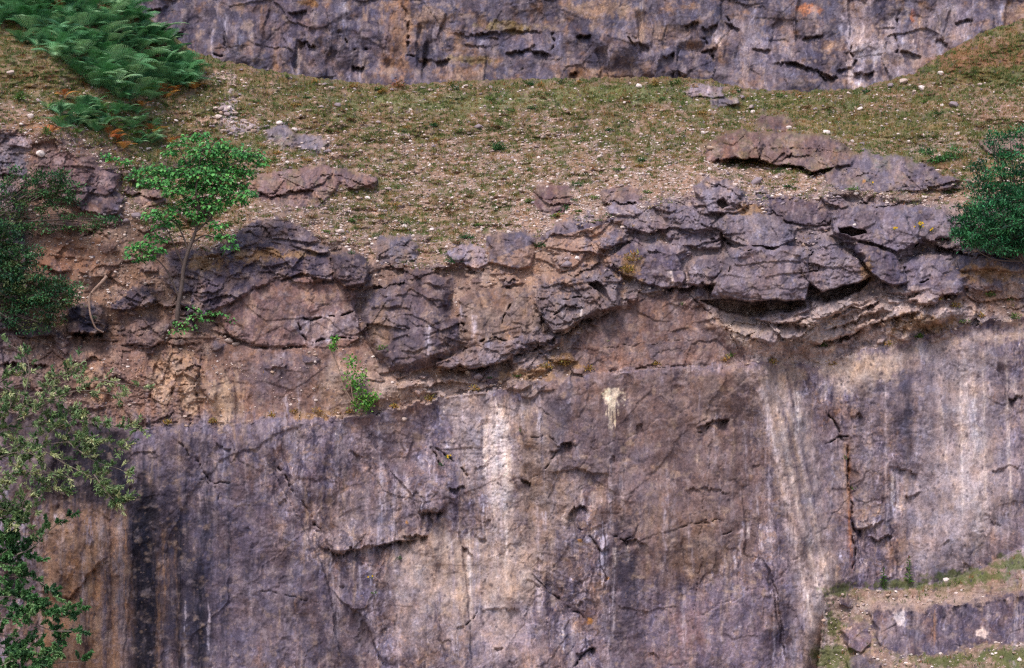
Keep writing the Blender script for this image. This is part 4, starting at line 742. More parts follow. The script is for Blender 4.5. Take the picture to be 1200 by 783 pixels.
# ================================================================== things growing and lying on it
def spt(px, py, lift=0.):
    """the ground under a survey position"""
    d = float(S.sample(S.D, np.float64(px), np.float64(py)))
    return Vector(at(px, py, d - lift))
from mathutils import Vector, Matrix, Quaternion, noise as mn
class MB:
    def __init__(s): s.v = []; s.q = []; s.t = []; s.c = []
    def add(s, vs, fs, c):
        n = len(s.v); s.v += [tuple(p) for p in vs]; s.c += [tuple(c)] * len(vs)
        for f in fs: (s.q if len(f) == 4 else s.t).append([n + i for i in f])
    def tube(s, pts, r0, r1, c, k=6, wig=0.):
        pts = [Vector(p) for p in pts]; n = len(pts); b = len(s.v); up = Vector((.3, .2, .9))
        for i, p in enumerate(pts):
            d = (pts[min(i + 1, n - 1)] - pts[max(i - 1, 0)]).normalized()
            a = d.cross(up if abs(d.dot(up.normalized())) < .95 else Vector((1, 0, 0))).normalized(); e = d.cross(a)
            r = (r0 + (r1 - r0) * i / max(1, n - 1)) * (1 + wig * random.uniform(-1, 1))
            for j in range(k):
                t = 2 * math.pi * j / k; s.v.append(tuple(p + (a * math.cos(t) + e * math.sin(t)) * r))
                s.c.append(tuple(np.array(c) * random.uniform(.85, 1.15)))
        for i in range(n - 1):
            for j in range(k): s.q.append([b + i * k + j, b + i * k + (j + 1) % k, b + (i + 1) * k + (j + 1) % k, b + (i + 1) * k + j])
        s.add([pts[-1] + (pts[-1] - pts[-2]) * .1], [], c); tip = len(s.v) - 1
        for j in range(k): s.t.append([b + (n - 1) * k + j, b + (n - 1) * k + (j + 1) % k, tip])
    def leaf(s, p, d, nrm, L, W, c, fold=.25, tip=.15):
        """a folded pointed leaf: six corners about a midrib"""
        d = d.normalized(); a = d.cross(nrm)
        a = a.normalized() if a.length > 1e-4 else Vector((1, 0, 0)); n = a.cross(d)
        m = p + d * L * .5 - n * L * .02; e = p + d * L - n * L * tip
        l = p + d * L * .42 + a * W * .5 + n * W * fold; r = p + d * L * .42 - a * W * .5 + n * W * fold
        s.add([p, r, e, l, m], [[0, 1, 4], [1, 2, 4], [4, 2, 3], [0, 4, 3]], c)
    def build(s, name, mat, parent=None, smooth=False, **kw):
        v = np.array(s.v, F32).reshape(-1, 3)
        return link(name, mesh_np(name, v, s.q, np.clip(np.array(s.c, F32), .002, .95), mat, smooth, s.t), parent, **kw)
def empty(name, loc, **kw):
    o = bpy.data.objects.new(name, None); C.objects.link(o); o.location = loc
    for k, v in kw.items(): o[k] = v
    return o
def under(parent, o):
    o.parent = parent; o.location = -parent.location if True else o.location
    return o
def bez(pts, n=8):
    """a smooth line through points"""
    out = []; P = [Vector(p) for p in pts]
    for i in range(len(P) - 1):
        a = P[max(i - 1, 0)]; b = P[i]; c = P[i + 1]; d = P[min(i + 2, len(P) - 1)]
        for k in range(n):
            t = k / n; out.append(.5 * ((2 * b) + (c - a) * t + (2 * a - 5 * b + 4 * c - d) * t * t + (3 * b - a - 3 * c + d) * t ** 3))
    out.append(P[-1]); return out
def rv(s=1.): return Vector((random.gauss(0, s), random.gauss(0, s), random.gauss(0, s)))
def vary(c, a=.2, b=.1):
    k = 1 + random.uniform(-a, a); return np.array(c) * k * np.array([1 + random.uniform(-b, b), 1, 1 + random.uniform(-b, b)])
LF = lambda r, g, b: col(r, g, b, .9) * np.array([1.12, 1.06, .84])

# ---------------------------------------------------------------- sapling on the ledge
def spray(mb, tw, c0, p, out, R, n, L, cols, flat=.24, droop=.25):
    """a fan of leaves round the end of a twig, layered nearly level"""
    for i in range(n):
        a = random.uniform(0, 2 * math.pi); r = R * math.sqrt(random.random())
        q = p + Vector((math.cos(a) * r, math.sin(a) * r, random.gauss(0, flat * R) - .22 * r)) + out * random.uniform(-.2, .5) * R
        d = Vector((math.cos(a), math.sin(a), random.uniform(-.9, .1))) + out * .6
        nn = Vector((random.gauss(0, .35), random.gauss(-.25, .35), 1))
        mb.leaf(q, d, nn, L * random.uniform(.6, 1.15), L * random.uniform(.55, .8), vary(random.choice(cols), .25, .15), .2, random.uniform(.05, .3))
        if i % 7 == 0: tw.tube([p, p.lerp(q, .6) + Vector((0, 0, .02)), q], .007, .003, c0, 4)
base = spt(208, 384, .05)
Dt = base.y - .15
W = lambda x, y, d=0.: Vector(at(x, y, Dt + d))
BK = col(92, 82, 78, 1.)
tree = empty('sapling_tree', base, label='leafy green sapling with a slender bent trunk growing from the brown ledge at left', category='tree')
tk = MB(); TR = [base - Vector((0, 0, .15)), W(208, 372), W(209, 356), W(213, 335), W(215, 315), W(220, 296), W(227, 278), W(232, 262), W(238, 246, .05), W(246, 232, .1), W(256, 218, .15), W(266, 204, .1), W(276, 192, .1)]
tk.tube(bez(TR, 5),   .08, .014, BK, 8, .06)
tk.tube(bez([W(232, 262), W(233, 244, -.1), W(230, 224, -.2), W(232, 202, -.2), W(236, 180, -.1)], 5), .05, .012, BK, 6)
under(tree, tk.build('trunk', M_BARK, None, True))
brs = [([(216, 312), (208, 296), (200, 278), (192, 262), (186, 248)], -.5), ([(210, 350), (203, 332), (196, 318), (186, 306), (172, 298), (160, 290)], -.35), ([(221, 294), (214, 276), (206, 262), (190, 254)], .35),
       ([(229, 272), (244, 258), (256, 240), (270, 228), (286, 224)], -.4), ([(236, 250), (222, 236), (204, 222), (186, 212), (168, 206)], -.3), ([(246, 232), (262, 222), (280, 216), (298, 208)], .4), ([(230, 222), (214, 206), (198, 196), (180, 190)], .3),
       ([(256, 218), (268, 196), (286, 186), (304, 180)], -.3), ([(236, 246), (252, 262), (262, 276), (270, 288)], -.3), ([(232, 202), (246, 184), (252, 170), (262, 160)], .2), ([(231, 212), (218, 190), (210, 174), (202, 164)], -.1), ([(210, 372), (222, 374), (240, 370), (256, 364)], -.4), ([(208, 374), (200, 378), (206, 386)], -.3), ([(224, 286), (240, 276), (258, 282), (266, 290)], .2)]
tw = MB(); ends = []
for q, dd in brs:
    n = len(q); pts = bez([W(x, y, dd * i / (n - 1)) for i, (x, y) in enumerate(q)], 4); tw.tube(pts, .032, .008, BK, 5)
    ends.append((pts, dd))

CL = [LF(58, 126, 68), LF(78, 156, 84), LF(100, 176, 98), LF(44, 104, 60), LF(68, 140, 74)]
cr = MB(); tg = tw
def sp(x, y, d, R, n, cols=CL, L=.15): spray(cr, tg, BK, W(x, y, d), Vector((random.uniform(-.5, .5), -.3, 0)), R * K, n, L, cols)
for (x, y, R, n, dd) in [(252, 168, 16, 70, 0), (240, 176, 18, 80, -.3), (268, 176, 18, 80, .2), (284, 178, 15, 60, -.1), (298, 182, 13, 46, .1), (306, 190, 8, 20, 0), (226, 186, 16, 70, .2), (210, 168, 11, 30, -.2), (222, 160, 10, 26, .1), (236, 158, 11, 30, .3), (200, 178, 10, 30, 0),
      (250, 190, 20, 90, .3), (232, 200, 20, 100, -.3), (256, 206, 20, 100, -.2), (272, 198, 18, 80, .3), (288, 200, 12, 40, 0), (244, 216, 18, 90, .2), (226, 216, 17, 80, .3), (262, 222, 16, 70, -.3), (278, 216, 12, 44, .2), (290, 226, 12, 40, -.4), (280, 234, 10, 26, -.3), (262, 236, 12, 40, -.2),
      (212, 200, 15, 60, -.1), (196, 200, 15, 60, .2), (180, 196, 13, 44, .1), (166, 198, 11, 30, .3), (158, 206, 9, 22, .2), (188, 212, 15, 56, -.2), (172, 212, 12, 40, -.3), (206, 222, 15, 60, -.3), (236, 232, 16, 70, 0), (222, 236, 13, 46, .3), (248, 242, 12, 40, -.3), (146, 188, 8, 14, .1), (130, 184, 7, 10, .2), (124, 182, 6, 8, 0),
      (208, 244, 14, 44, .2), (192, 248, 14, 44, -.4), (178, 252, 11, 30, -.5), (200, 258, 12, 34, .2), (188, 264, 9, 20, -.3), (236, 256, 12, 34, .1), (256, 264, 11, 26, -.3), (264, 276, 10, 24, -.3), (270, 288, 9, 20, -.3), (250, 276, 8, 14, 0), (226, 250, 10, 26, -.2),
      (160, 288, 11, 32, -.3), (172, 286, 11, 32, -.3), (184, 292, 10, 26, -.35), (154, 298, 8, 16, -.4), (172, 300, 9, 20, -.3), (190, 280, 8, 16, -.1), (178, 276, 8, 14, 0), (164, 304, 6, 10, -.2)]:
    sp(x, y, dd, R, int(n * 2.0), CL, .15)
under(tree, cr.build('crown', M_LEAF)); under(tree, tg.build('branches', M_BARK, None, True))
sh = MB(); CL2 = [LF(70, 140, 74), LF(50, 116, 60), LF(94, 160, 92)]
cr = sh
for (x, y, R, n, dd) in [(212, 378, 9, 26, -.5), (220, 384, 9, 26, -.5), (206, 388, 7, 16, -.4), (228, 372, 9, 24, -.5), (238, 366, 9, 22, -.55), (250, 366, 8, 18, -.6), (260, 368, 7, 12, -.6), (268, 374, 6, 8, -.6), (226, 360, 6, 10, -.4), (242, 374, 6, 10, -.6)]:
    sp(x, y, dd, R, n, CL2, .12)
under(tree, sh.build('foliage', M_LEAF))

# ---------------------------------------------------------------- dense shrubs
def bush(name, label, lumps, cols, L, base_px, D0, n=1., wd=.4, cat='shrub', flat=.5, stems=6, dens=1., bark=BK, group=None):
    b = Vector(at(base_px[0], base_px[1], D0)); kw = dict(label=label, category=cat)
    if group: kw['group'] = group
    root = empty(name, b, **kw); lf = MB(); st = MB()
    for (x, y, r, dd) in lumps:
        c = Vector(at(x, y, D0 + dd)); R = r * K * (CAM + D0) / CAM; k = int(dens * n * 330 * (R / .3) ** 1.8)
        m = b.lerp(c, .5) + rv(.12); st.tube(bez([b.lerp(c, .55), b.lerp(c, .8) + rv(.06), c], 3), .018, .008, bark, 5)
        if dd <= -.3 or random.random() < .15: st.tube(bez([b, m, c], 3), .03, .008, bark, 5)
        for i in range(max(3, k // 26)):          # shoots, each carrying a tuft of leaves
            u = Vector((random.gauss(0, 1), random.gauss(0, 1), random.gauss(0, 1))).normalized()
            q = c + Vector((u.x * R, u.y * R, u.z * R * .8)) * random.uniform(.45, 1.12)
            st.tube([c.lerp(q, .4), q], .007, .003, bark, 4)
            tone = vary(random.choice(cols), .42, .12)
            for j in range(26):
                d = (u * .7 + rv(.55) + Vector((0, 0, .15)))
                lf.leaf(q + Vector((random.gauss(0, 1), random.gauss(0, 1), random.gauss(0, .45))) * (.06 + L * .55), d, Vector((random.gauss(0, .5), random.gauss(-.2, .5), 1)), L * random.uniform(.6, 1.2), L * wd * random.uniform(.7, 1.2), vary(tone, .15, .08), .2, .1)
    under(root, lf.build('foliage', M_LEAF)); under(root, st.build('stems', M_BARK, None, True)); return root
YC_ = [LF(30, 92, 62), LF(40, 112, 74), LF(56, 134, 88), LF(22, 68, 52), LF(34, 100, 66)]
d0 = spt(1190, 300).y - .9
bush('evergreen_shrub', 'dense dark green shrub leaning out over the ledge at the right edge', [(1150, 262, 22, 0), (1172, 250, 24, -.2), (1196, 258, 26, -.1), (1136, 274, 16, -.2), (1160, 276, 20, -.5), (1185, 280, 20, -.4), (1210, 280, 24, 0), (1126, 262, 12, 0), (1122, 278, 10, -.2),
   (1148, 238, 14, .1), (1166, 226, 16, .1), (1186, 230, 18, 0), (1206, 228, 20, .1), (1140, 222, 8, .2), (1154, 212, 12, .2), (1170, 204, 14, .2), (1190, 208, 16, .2), (1210, 200, 18, .3), (1176, 186, 12, .4), (1192, 180, 12, .5), (1208, 176, 14, .5), (1164, 176, 9, .5), (1160, 158, 6, .6), (1166, 164, 7, .6), (1184, 164, 8, .6), (1200, 156, 9, .7), (1150, 194, 7, .4), (1140, 196, 4, .4),
   (1190, 290, 14, -.6), (1170, 290, 9, -.6), (1195, 240, 20, -.5), (1160, 248, 16, -.6), (1178, 262, 18, -.8), (1205, 262, 16, -.7), (1230, 240, 26, 0), (1228, 200, 22, .2), (1150, 284, 10, -.4), (1130, 246, 7, 0), (1132, 284, 8, -.3)], YC_, .13, (1200, 306), d0, .8, .36)
d0 = spt(1090, 190).y - .25
bush('small_leafy_shrub', 'sparse light green low shrub left of the dense shrub at the right', [(1090, 180, 6, 0), (1098, 186, 6, 0), (1108, 184, 6, 0), (1118, 180, 7, 0), (1084, 178, 4, 0), (1104, 190, 5, 0), (1128, 180, 5, 0), (1094, 190, 4, 0)], [LF(60, 118, 62), LF(44, 96, 56)], .10, (1104, 194), d0, .5, .5)
d0 = spt(40, 330).y - .8
DK = [LF(34, 84, 58), LF(26, 66, 50), LF(46, 102, 66), LF(56, 104, 68), LF(76, 92, 60)]
bush('dark_shrub', 'dark green spreading shrub at the left edge above the brown ledge', [(-8, 300, 24, 0), (10, 290, 20, 0), (4, 320, 22, -.2), (24, 310, 18, -.1), (30, 335, 18, -.2), (12, 346, 20, -.1), (46, 322, 14, -.2), (50, 345, 16, -.2), (66, 335, 12, 0), (70, 352, 12, -.1), (34, 360, 14, -.2), (56, 366, 12, -.2), (80, 345, 8, 0), (88, 352, 7, .1), (46, 378, 9, -.3), (16, 372, 12, -.1), (-6, 340, 22, -.3), (28, 384, 7, -.3), (90, 340, 6, 0), (66, 376, 6, -.2), (-12, 270, 22, 0), (8, 268, 14, 0), (36, 298, 10, 0)], DK, .11, (-20, 352), d0, .8, .5)
d0 = spt(50, 250).y - .9
bush('trailing_shrub', 'thin leafy shrub with arching branches in front of the reddish bank at left', [(10, 212, 10, 0), (22, 204, 9, 0), (32, 214, 9, 0), (45, 208, 10, 0), (58, 210, 12, -.1), (70, 212, 12, -.1), (80, 218, 9, -.1), (62, 224, 11, 0), (76, 230, 10, 0), (48, 228, 8, 0), (84, 236, 6, 0), (66, 240, 9, 0), (30, 238, 8, 0), (12, 232, 9, 0), (4, 246, 10, 0), (24, 250, 8, 0), (44, 250, 7, 0), (80, 252, 6, 0), (92, 256, 6, 0), (108, 258, 6, 0), (122, 262, 6, 0), (134, 256, 5, 0), (98, 266, 5, 0), (114, 268, 5, 0), (20, 268, 9, 0), (38, 270, 9, 0), (58, 266, 7, 0), (76, 268, 6, 0), (28, 226, 6, 0)], DK[1:] + [LF(60, 110, 66)], .10, (-24, 262), d0, .8, .55)

# ---------------------------------------------------------------- grey willow hanging in from the left, in front of the face
WC = [LF(112, 142, 106), LF(92, 126, 90), LF(144, 166, 130), LF(72, 110, 76), LF(104, 136, 94), LF(164, 178, 142)]
def hanging(name, label, paths, cols, L, D0, basep, cat='shrub', per=3.0, wd=.34, barkc=col(122, 112, 104, 1.), r=.022):
    b = Vector(at(*basep)); root = empty(name, b, label=label, category=cat); st = MB(); lf = MB()
    for q, dens in paths:
        n = len(q); pts = bez([Vector(at(x, y, D0 + random.uniform(-.25, .25))) for x, y in q], 7); st.tube(pts, r, .006, barkc, 5)
        for i in range(2, len(pts)):
            if random.random() > dens: continue
            for t in range(random.choice((1, 2, 2))):
                p = pts[i] + rv(.02); dirn = (pts[i] - pts[i - 1]).normalized()
                sd = (dirn * .5 + rv(.55) + Vector((0, 0, .35))).normalized(); Ls = random.uniform(.12, .42)
                e = p + sd * Ls; st.tube([p, p.lerp(e, .5) + rv(.015), e], .006, .003, barkc, 4)
                tone = random.choice(cols)
                for j in range(int(per * random.uniform(2.5, 5))):
                    u = random.uniform(.25, 1.05); d = sd * .8 + rv(.5) + Vector((0, 0, .25))
                    lf.leaf(p.lerp(e, u), d, Vector((random.gauss(0, .6), random.gauss(-.4, .5), 1)), L * random.uniform(.6, 1.25), L * wd * random.uniform(.8, 1.2), vary(tone, .22, .08), .25, .1)
    under(root, lf.build('foliage', M_LEAF)); under(root, st.build('branches', M_BARK, None, True)); return root
hanging('willow_shrub', 'loose grey-green willow branches reaching in from the left edge in front of the sheer face',
    [([(-60, 560), (-20, 520), (20, 492), (60, 470), (90, 458), (130, 462), (150, 470)], .7), ([(20, 492), (30, 460), (34, 430), (24, 412), (4, 400)], .45), ([(60, 470), (62, 450), (84, 436), (100, 446)], .8), ([(-40, 510), (0, 500), (40, 520), (80, 518), (120, 520), (146, 526)], .75), ([(40, 520), (70, 540), (100, 556), (126, 572), (140, 588)], .85),
     ([(80, 518), (110, 540), (140, 550), (160, 562)], .8), ([(-40, 540), (0, 536), (30, 552), (60, 556), (84, 560)], .8), ([(60, 470), (84, 484), (110, 496), (140, 500), (164, 504)], .8), ([(30, 500), (60, 500), (90, 510), (104, 520)], .9), ([(-30, 470), (0, 476), (24, 486), (56, 492)], .8), ([(20, 492), (50, 478), (76, 450), (92, 424)], .5), ([(-50, 560), (-10, 570), (14, 590), (40, 600)], .6),
     ([(90, 458), (112, 446), (134, 448), (168, 454)], .5), ([(34, 430), (24, 420), (36, 404)], .4), ([(-30, 500), (10, 512), (44, 536), (64, 556)], .8), ([(80, 500), (104, 530), (116, 556), (118, 570)], .8), ([(-20, 590), (20, 600), (30, 584), (46, 576)], .9), ([(-50, 600), (-10, 580), (16, 560), (30, 540)], .9), ([(-50, 620), (0, 606), (24, 612), (40, 624)], .9), ([(-50, 560), (-10, 540), (20, 530), (44, 534)], .9), ([(-50, 520), (-10, 500), (10, 480), (14, 466)], .8), ([(-30, 560), (16, 556), (50, 566), (76, 580)], .8), ([(-40, 470), (-8, 452), (14, 440), (30, 442)], .7), ([(-30, 540), (10, 524), (50, 510), (74, 498), (96, 488)], .8), ([(0, 450), (20, 462), (50, 466), (70, 462)], .6), ([(110, 556), (128, 580), (140, 590), (150, 588)], .9), ([(-20, 480), (20, 476), (50, 482), (84, 500), (100, 512)], .8)],
    WC, .13, -2.6, (-90, 620, -2.4), per=7)
hanging('leafy_bush', 'dense mid green bush filling the bottom left corner in front of the orange stained rock',
    [([(-80, 700), (-40, 650), (0, 630), (30, 636)], .9), ([(-60, 690), (-10, 660), (20, 650), (44, 660)], .9), ([(-60, 700), (-20, 680), (20, 676), (50, 684), (62, 700)], .9), ([(-60, 720), (0, 700), (30, 704), (60, 720), (78, 716)], .9), ([(-60, 730), (0, 724), (40, 732), (70, 744), (74, 752)], .9), ([(-60, 750), (0, 744), (30, 754), (54, 764)], .9), ([(-60, 770), (0, 768), (40, 772), (66, 764)], .9), ([(-60, 790), (0, 784), (30, 784), (50, 776)], .9), ([(-60, 660), (-10, 640), (10, 620), (26, 612)], .9), ([(-60, 680), (0, 650), (14, 640)], .9),
     ([(-60, 640), (-10, 612), (4, 600)], .9), ([(20, 650), (40, 640), (60, 620), (82, 606)], .25), ([(60, 720), (84, 724), (96, 712)], .5), ([(60, 740), (90, 740), (104, 744)], .4), ([(40, 780), (80, 776), (98, 776)], .5), ([(-60, 710), (-10, 690), (14, 694), (34, 700)], .9), ([(-60, 740), (-10, 712), (20, 716), (44, 716)], .9), ([(-60, 700), (-20, 664), (4, 660), (22, 672)], .9), ([(-60, 760), (-10, 756), (14, 764), (30, 770)], .9), ([(-40, 800), (10, 776), (30, 764)], .9)],
    [LF(66, 116, 76), LF(84, 136, 90), LF(50, 92, 66), LF(108, 152, 106), LF(70, 122, 78)], .115, -2.2, (-90, 740, -2.), per=15, wd=.55)

# ---------------------------------------------------------------- dead branch, trailing stems
DB = col(150, 128, 114, 1.)
m = MB(); dd = spt(112, 360).y - .5
m.tube(bez([Vector(at(x, y, dd + e)) for x, y, e in [(125, 324, 0), (118, 332, -.1), (110, 340, -.1), (105, 348, -.1), (105, 362, -.1), (107, 372, -.1), (112, 384, 0), (120, 389, .1)]], 5), .05, .02, DB, 7, .1)
m.tube(bez([Vector(at(x, y, dd)) for x, y in [(110, 340), (116, 334), (122, 326), (124, 320)]], 3), .03, .012, DB, 6, .1)
m.build('dead_branch', M_BARK, None, True, label='bent bare dead branch hooked down the brown bank left of the sapling', category='branch')
def creeper():
    dd = spt(420, 470).y - .35; b = Vector(at(428, 472, dd)); r = empty('climbing_plant', b, label='thin pale stemmed plant with small green leaves at the end of the brown ledge', category='plant')
    st = MB(); lf = MB()
    for q in ([(385, 404), (392, 420), (398, 436), (402, 452), (410, 470), (420, 478), (432, 472)], [(402, 452), (408, 462), (414, 470), (424, 470)], [(418, 474), (424, 460), (428, 444), (430, 432)], [(416, 474), (412, 456), (414, 440), (418, 428)]):
        st.tube(bez([Vector(at(x, y, dd - .05)) for x, y in q], 5), .022, .01, DB, 5)
    for i in range(620):
        x, y, R = random.choice([(424, 462, 9), (430, 470, 8), (418, 474, 8), (410, 440, 12), (424, 440, 10), (392, 398, 4), (390, 406, 4), (438, 466, 6), (416, 450, 10), (430, 476, 6), (412, 424, 8)])
        lf.leaf(Vector(at(random.gauss(x, R * .5), random.gauss(y, R * .5), dd - random.uniform(0, .2))), rv(1), rv(.4) + Vector((0, -.3, 1)), random.uniform(.07, .13), .07, vary(random.choice([LF(84, 150, 60), LF(64, 124, 54), LF(118, 170, 76)])))
    under(r, lf.build('foliage', M_LEAF)); under(r, st.build('stems', M_BARK, None, True))
creeper()

# ---------------------------------------------------------------- bracken
def frond_mesh(mb, base, az, L, lean, cols, pw=.32):
    d = Vector((math.cos(az), math.sin(az), 0)); pts = []
    for i in range(9):
        t = i / 8; pts.append(base + d * (L * lean * t ** 1.3) + Vector((0, 0, L * (1.05 * t - .62 * t * t * (lean + .35)))))
    c = random.choice(cols); mb.tube(pts, .008, .003, c * .9, 4)
    side = d.cross(Vector((0, 0, 1)))
    N = 13
    for i in range(N):
        t = .2 + .8 * i / N; k = t * 8; a = int(k); p = pts[min(a, 8)].lerp(pts[min(a + 1, 8)], k - a); tan = (pts[min(a + 1, 8)] - pts[max(a - 1, 0)]).normalized()
        nl = side.cross(tan).normalized(); l = L * pw * math.sin(math.pi * min(1, (1.08 - t) * .82 + .05)) ** .8 * (1.1 - t * .3)
        for sg in (-1, 1):
            dr = (side * sg + tan * .45 - nl * .1 * sg * 0 - Vector((0, 0, .18))).normalized(); cc = vary(c, .14, .06)
            M = 5
            for j in range(M):
                u = (j + .3) / M; w = l * .30 * (1.05 - u); q = p + dr * l * u
                e = dr.cross(nl).normalized()
                for s2 in (-1, 1):
                    mb.add([q - dr * w * .24, q + dr * w * .28, q + e * s2 * w + dr * w * .45], [[0, 1, 2]], cc)
            mb.add([p + dr * l * .8 - e * l * .03, p + dr * l * .8 + e * l * .03, p + dr * l * 1.05], [[0, 1, 2]], cc)
FG = [LF(70, 132, 98), LF(100, 160, 122), LF(52, 104, 80), LF(136, 184, 148), LF(78, 144, 98)]
FY = [LF(96, 140, 66), LF(84, 132, 70)]; FO = [LF(206, 138, 62), LF(176, 104, 62), LF(210, 160, 84), LF(150, 96, 62)]
def fern_variant(cols, nf, L):
    mb = MB(); a0 = random.uniform(0, 6)
    for i in range(nf): frond_mesh(mb, Vector((random.uniform(-.06, .06), random.uniform(-.06, .06), 0)), a0 + i * 2 * math.pi / nf + random.uniform(-.4, .4), L * random.uniform(.75, 1.15), random.uniform(.45, .95), cols)
    o = mb.build('fern_fronds', M_LEAF); me = o.data; bpy.data.objects.remove(o); return me
FV = [fern_variant(FG, random.choice((6, 7, 8)), 1.15) for _ in range(8)]; FVY = [fern_variant(FY + FG[3:], 5, .8) for _ in range(3)]; FVO = [fern_variant(FO, 4, .7) for _ in range(3)]
def inpoly(x, y, P):
    r = False
    for i in range(len(P)):
        (ax, ay), (bx, by) = P[i - 1], P[i]
        if (ay > y) != (by > y) and x < (bx - ax) * (y - ay) / (by - ay) + ax: r = not r
    return r
def sow(n, P, mind):
    out = []; xs = [p[0] for p in P]; ys = [p[1] for p in P]; t = 0
    while len(out) < n and t < n * 80:
        t += 1; x = random.uniform(min(xs), max(xs)); y = random.uniform(min(ys), max(ys))
        if inpoly(x, y, P) and all((x - a) ** 2 + ((y - b) * 1.6) ** 2 > mind ** 2 for a, b in out): out.append((x, y))
    return out
def place(nm, me, x, y, sc, label, cat, group, sink=.04, tilt=.15):
    o = link(nm, me); o.location = spt(x, y, 0) - Vector((0, 0, sink)); o.scale = (sc,) * 3; o.rotation_euler = (random.uniform(-tilt, tilt) - .1, random.uniform(-tilt, tilt), random.uniform(0, 6.28))
    o['label'] = label; o['category'] = cat
    if group: o['group'] = group
    return o
ORX = [(74, 106), (196, 104), (206, 100), (136, 154), (228, 98), (144, 168)]
free = lambda x, y: not any(abs(x - a) < 15 and -2 < y - b < 22 for a, b in ORX)
P1 = [(-60, 26), (-60, -20), (0, -16), (60, -18), (134, -12), (160, 10), (190, 36), (222, 66), (226, 92), (232, 102), (200, 110), (172, 118), (120, 108), (100, 92), (80, 72), (40, 54), (10, 46)]
for (x, y) in [q for q in sow(150, P1, 11) if free(*q)]: place('bracken_fern', random.choice(FV), x, y + 6, random.uniform(.7, 1.15), 'lush green bracken in the thick fern bank at top left', 'fern', 'bracken ferns at top left')
P2 = [(52, 118), (90, 112), (130, 122), (170, 132), (190, 150), (176, 168), (140, 164), (100, 156), (66, 146)]
for (x, y) in [q for q in sow(48, P2, 9) if free(*q)]: place('bracken_fern', random.choice(FV + FVY), x, y + 4, random.uniform(.5, .78), 'green bracken scattered on the turf below the thick fern bank', 'fern', 'bracken ferns below the thick bank')
for i, (x, y, l) in enumerate([(74, 106, 'bright orange dying bracken left of the fern bank'), (196, 108, 'rusty orange bracken at the right foot of the fern bank'), (206, 100, 'rusty orange bracken at the right foot of the fern bank'), (190, 100, 'rusty orange bracken at the right foot of the fern bank'), (228, 98, 'small rust red bracken right of the fern bank'), (136, 156, 'orange and yellow dying bracken among green ferns above the sapling'), (128, 152, 'orange and yellow dying bracken among green ferns above the sapling'),
       (180, 148, 'small russet bracken frond just above the sapling crown'), (166, 118, 'faded rust bracken frond low in the fern bank'), (60, 148, 'thin russet frond at the left of the lower ferns'), (144, 168, 'russet frond hanging below the lower ferns'), (70, 4, 'small orange frond at the top of the fern bank'), (198, 160, 'small russet frond beside the sapling crown')]):
    place('bracken_fern', FVO[i % 3], x, y + 8, random.uniform(.85, 1.15), l, 'fern', 'dying orange bracken')
for i, (x, y) in enumerate([(126, 94), (218, 100), (122, 90), (160, 108)]): place('bracken_fern', FVY[i % 3], x, y + 4, .9, 'yellow green bracken at the lower edge of the fern bank', 'fern', 'yellowing bracken')

# ---------------------------------------------------------------- single small plants
def plantlet(x, y, label, R, n, cols, L=.07, up=.5, nm='small_plant', cat='plant', fl=None, group=None, D=None):
    b = spt(x, y, .03); mb = MB()
    for i in range(n):
        u = rv(1).normalized(); u.z = abs(u.z) * up + .1; q = b + u * R * K * 1.1 * random.uniform(.3, 1)
        mb.leaf(q, u + rv(.5), Vector((random.gauss(0, .5), -.3, 1)), L * random.uniform(.7, 1.3), L * .45, vary(random.choice(cols), .3))
        if i % 4 == 0: mb.tube([b, q], .005, .003, cols[0] * .8, 3)
    if fl:
        for i in range(fl[1]):
            q = b + Vector((random.gauss(0, R * K * .6), -.08, random.uniform(.05, R * K * 1.2)))
            for j in range(6): a = j * math.pi / 3; mb.leaf(q, Vector((math.cos(a), -.4, math.sin(a))), Vector((0, -1, .2)), .035, .022, fl[0])
            mb.tube([b, q], .004, .003, cols[0], 3)
    mb.v = [tuple(Vector(p) - b) for p in mb.v]
    kw = dict(label=label, category=cat)
    if group: kw['group'] = group
    o = mb.build(nm, M_LEAF, None, False, **kw); o.location = b
    return o
DG = [LF(32, 78, 44), LF(44, 96, 50)]; MG = [LF(72, 112, 52), LF(58, 98, 46), LF(100, 130, 62)]; OG = [LF(150, 124, 62), LF(130, 128, 66), LF(160, 118, 70)]
late_stones = []
YEL = col(226, 190, 40, 1.)
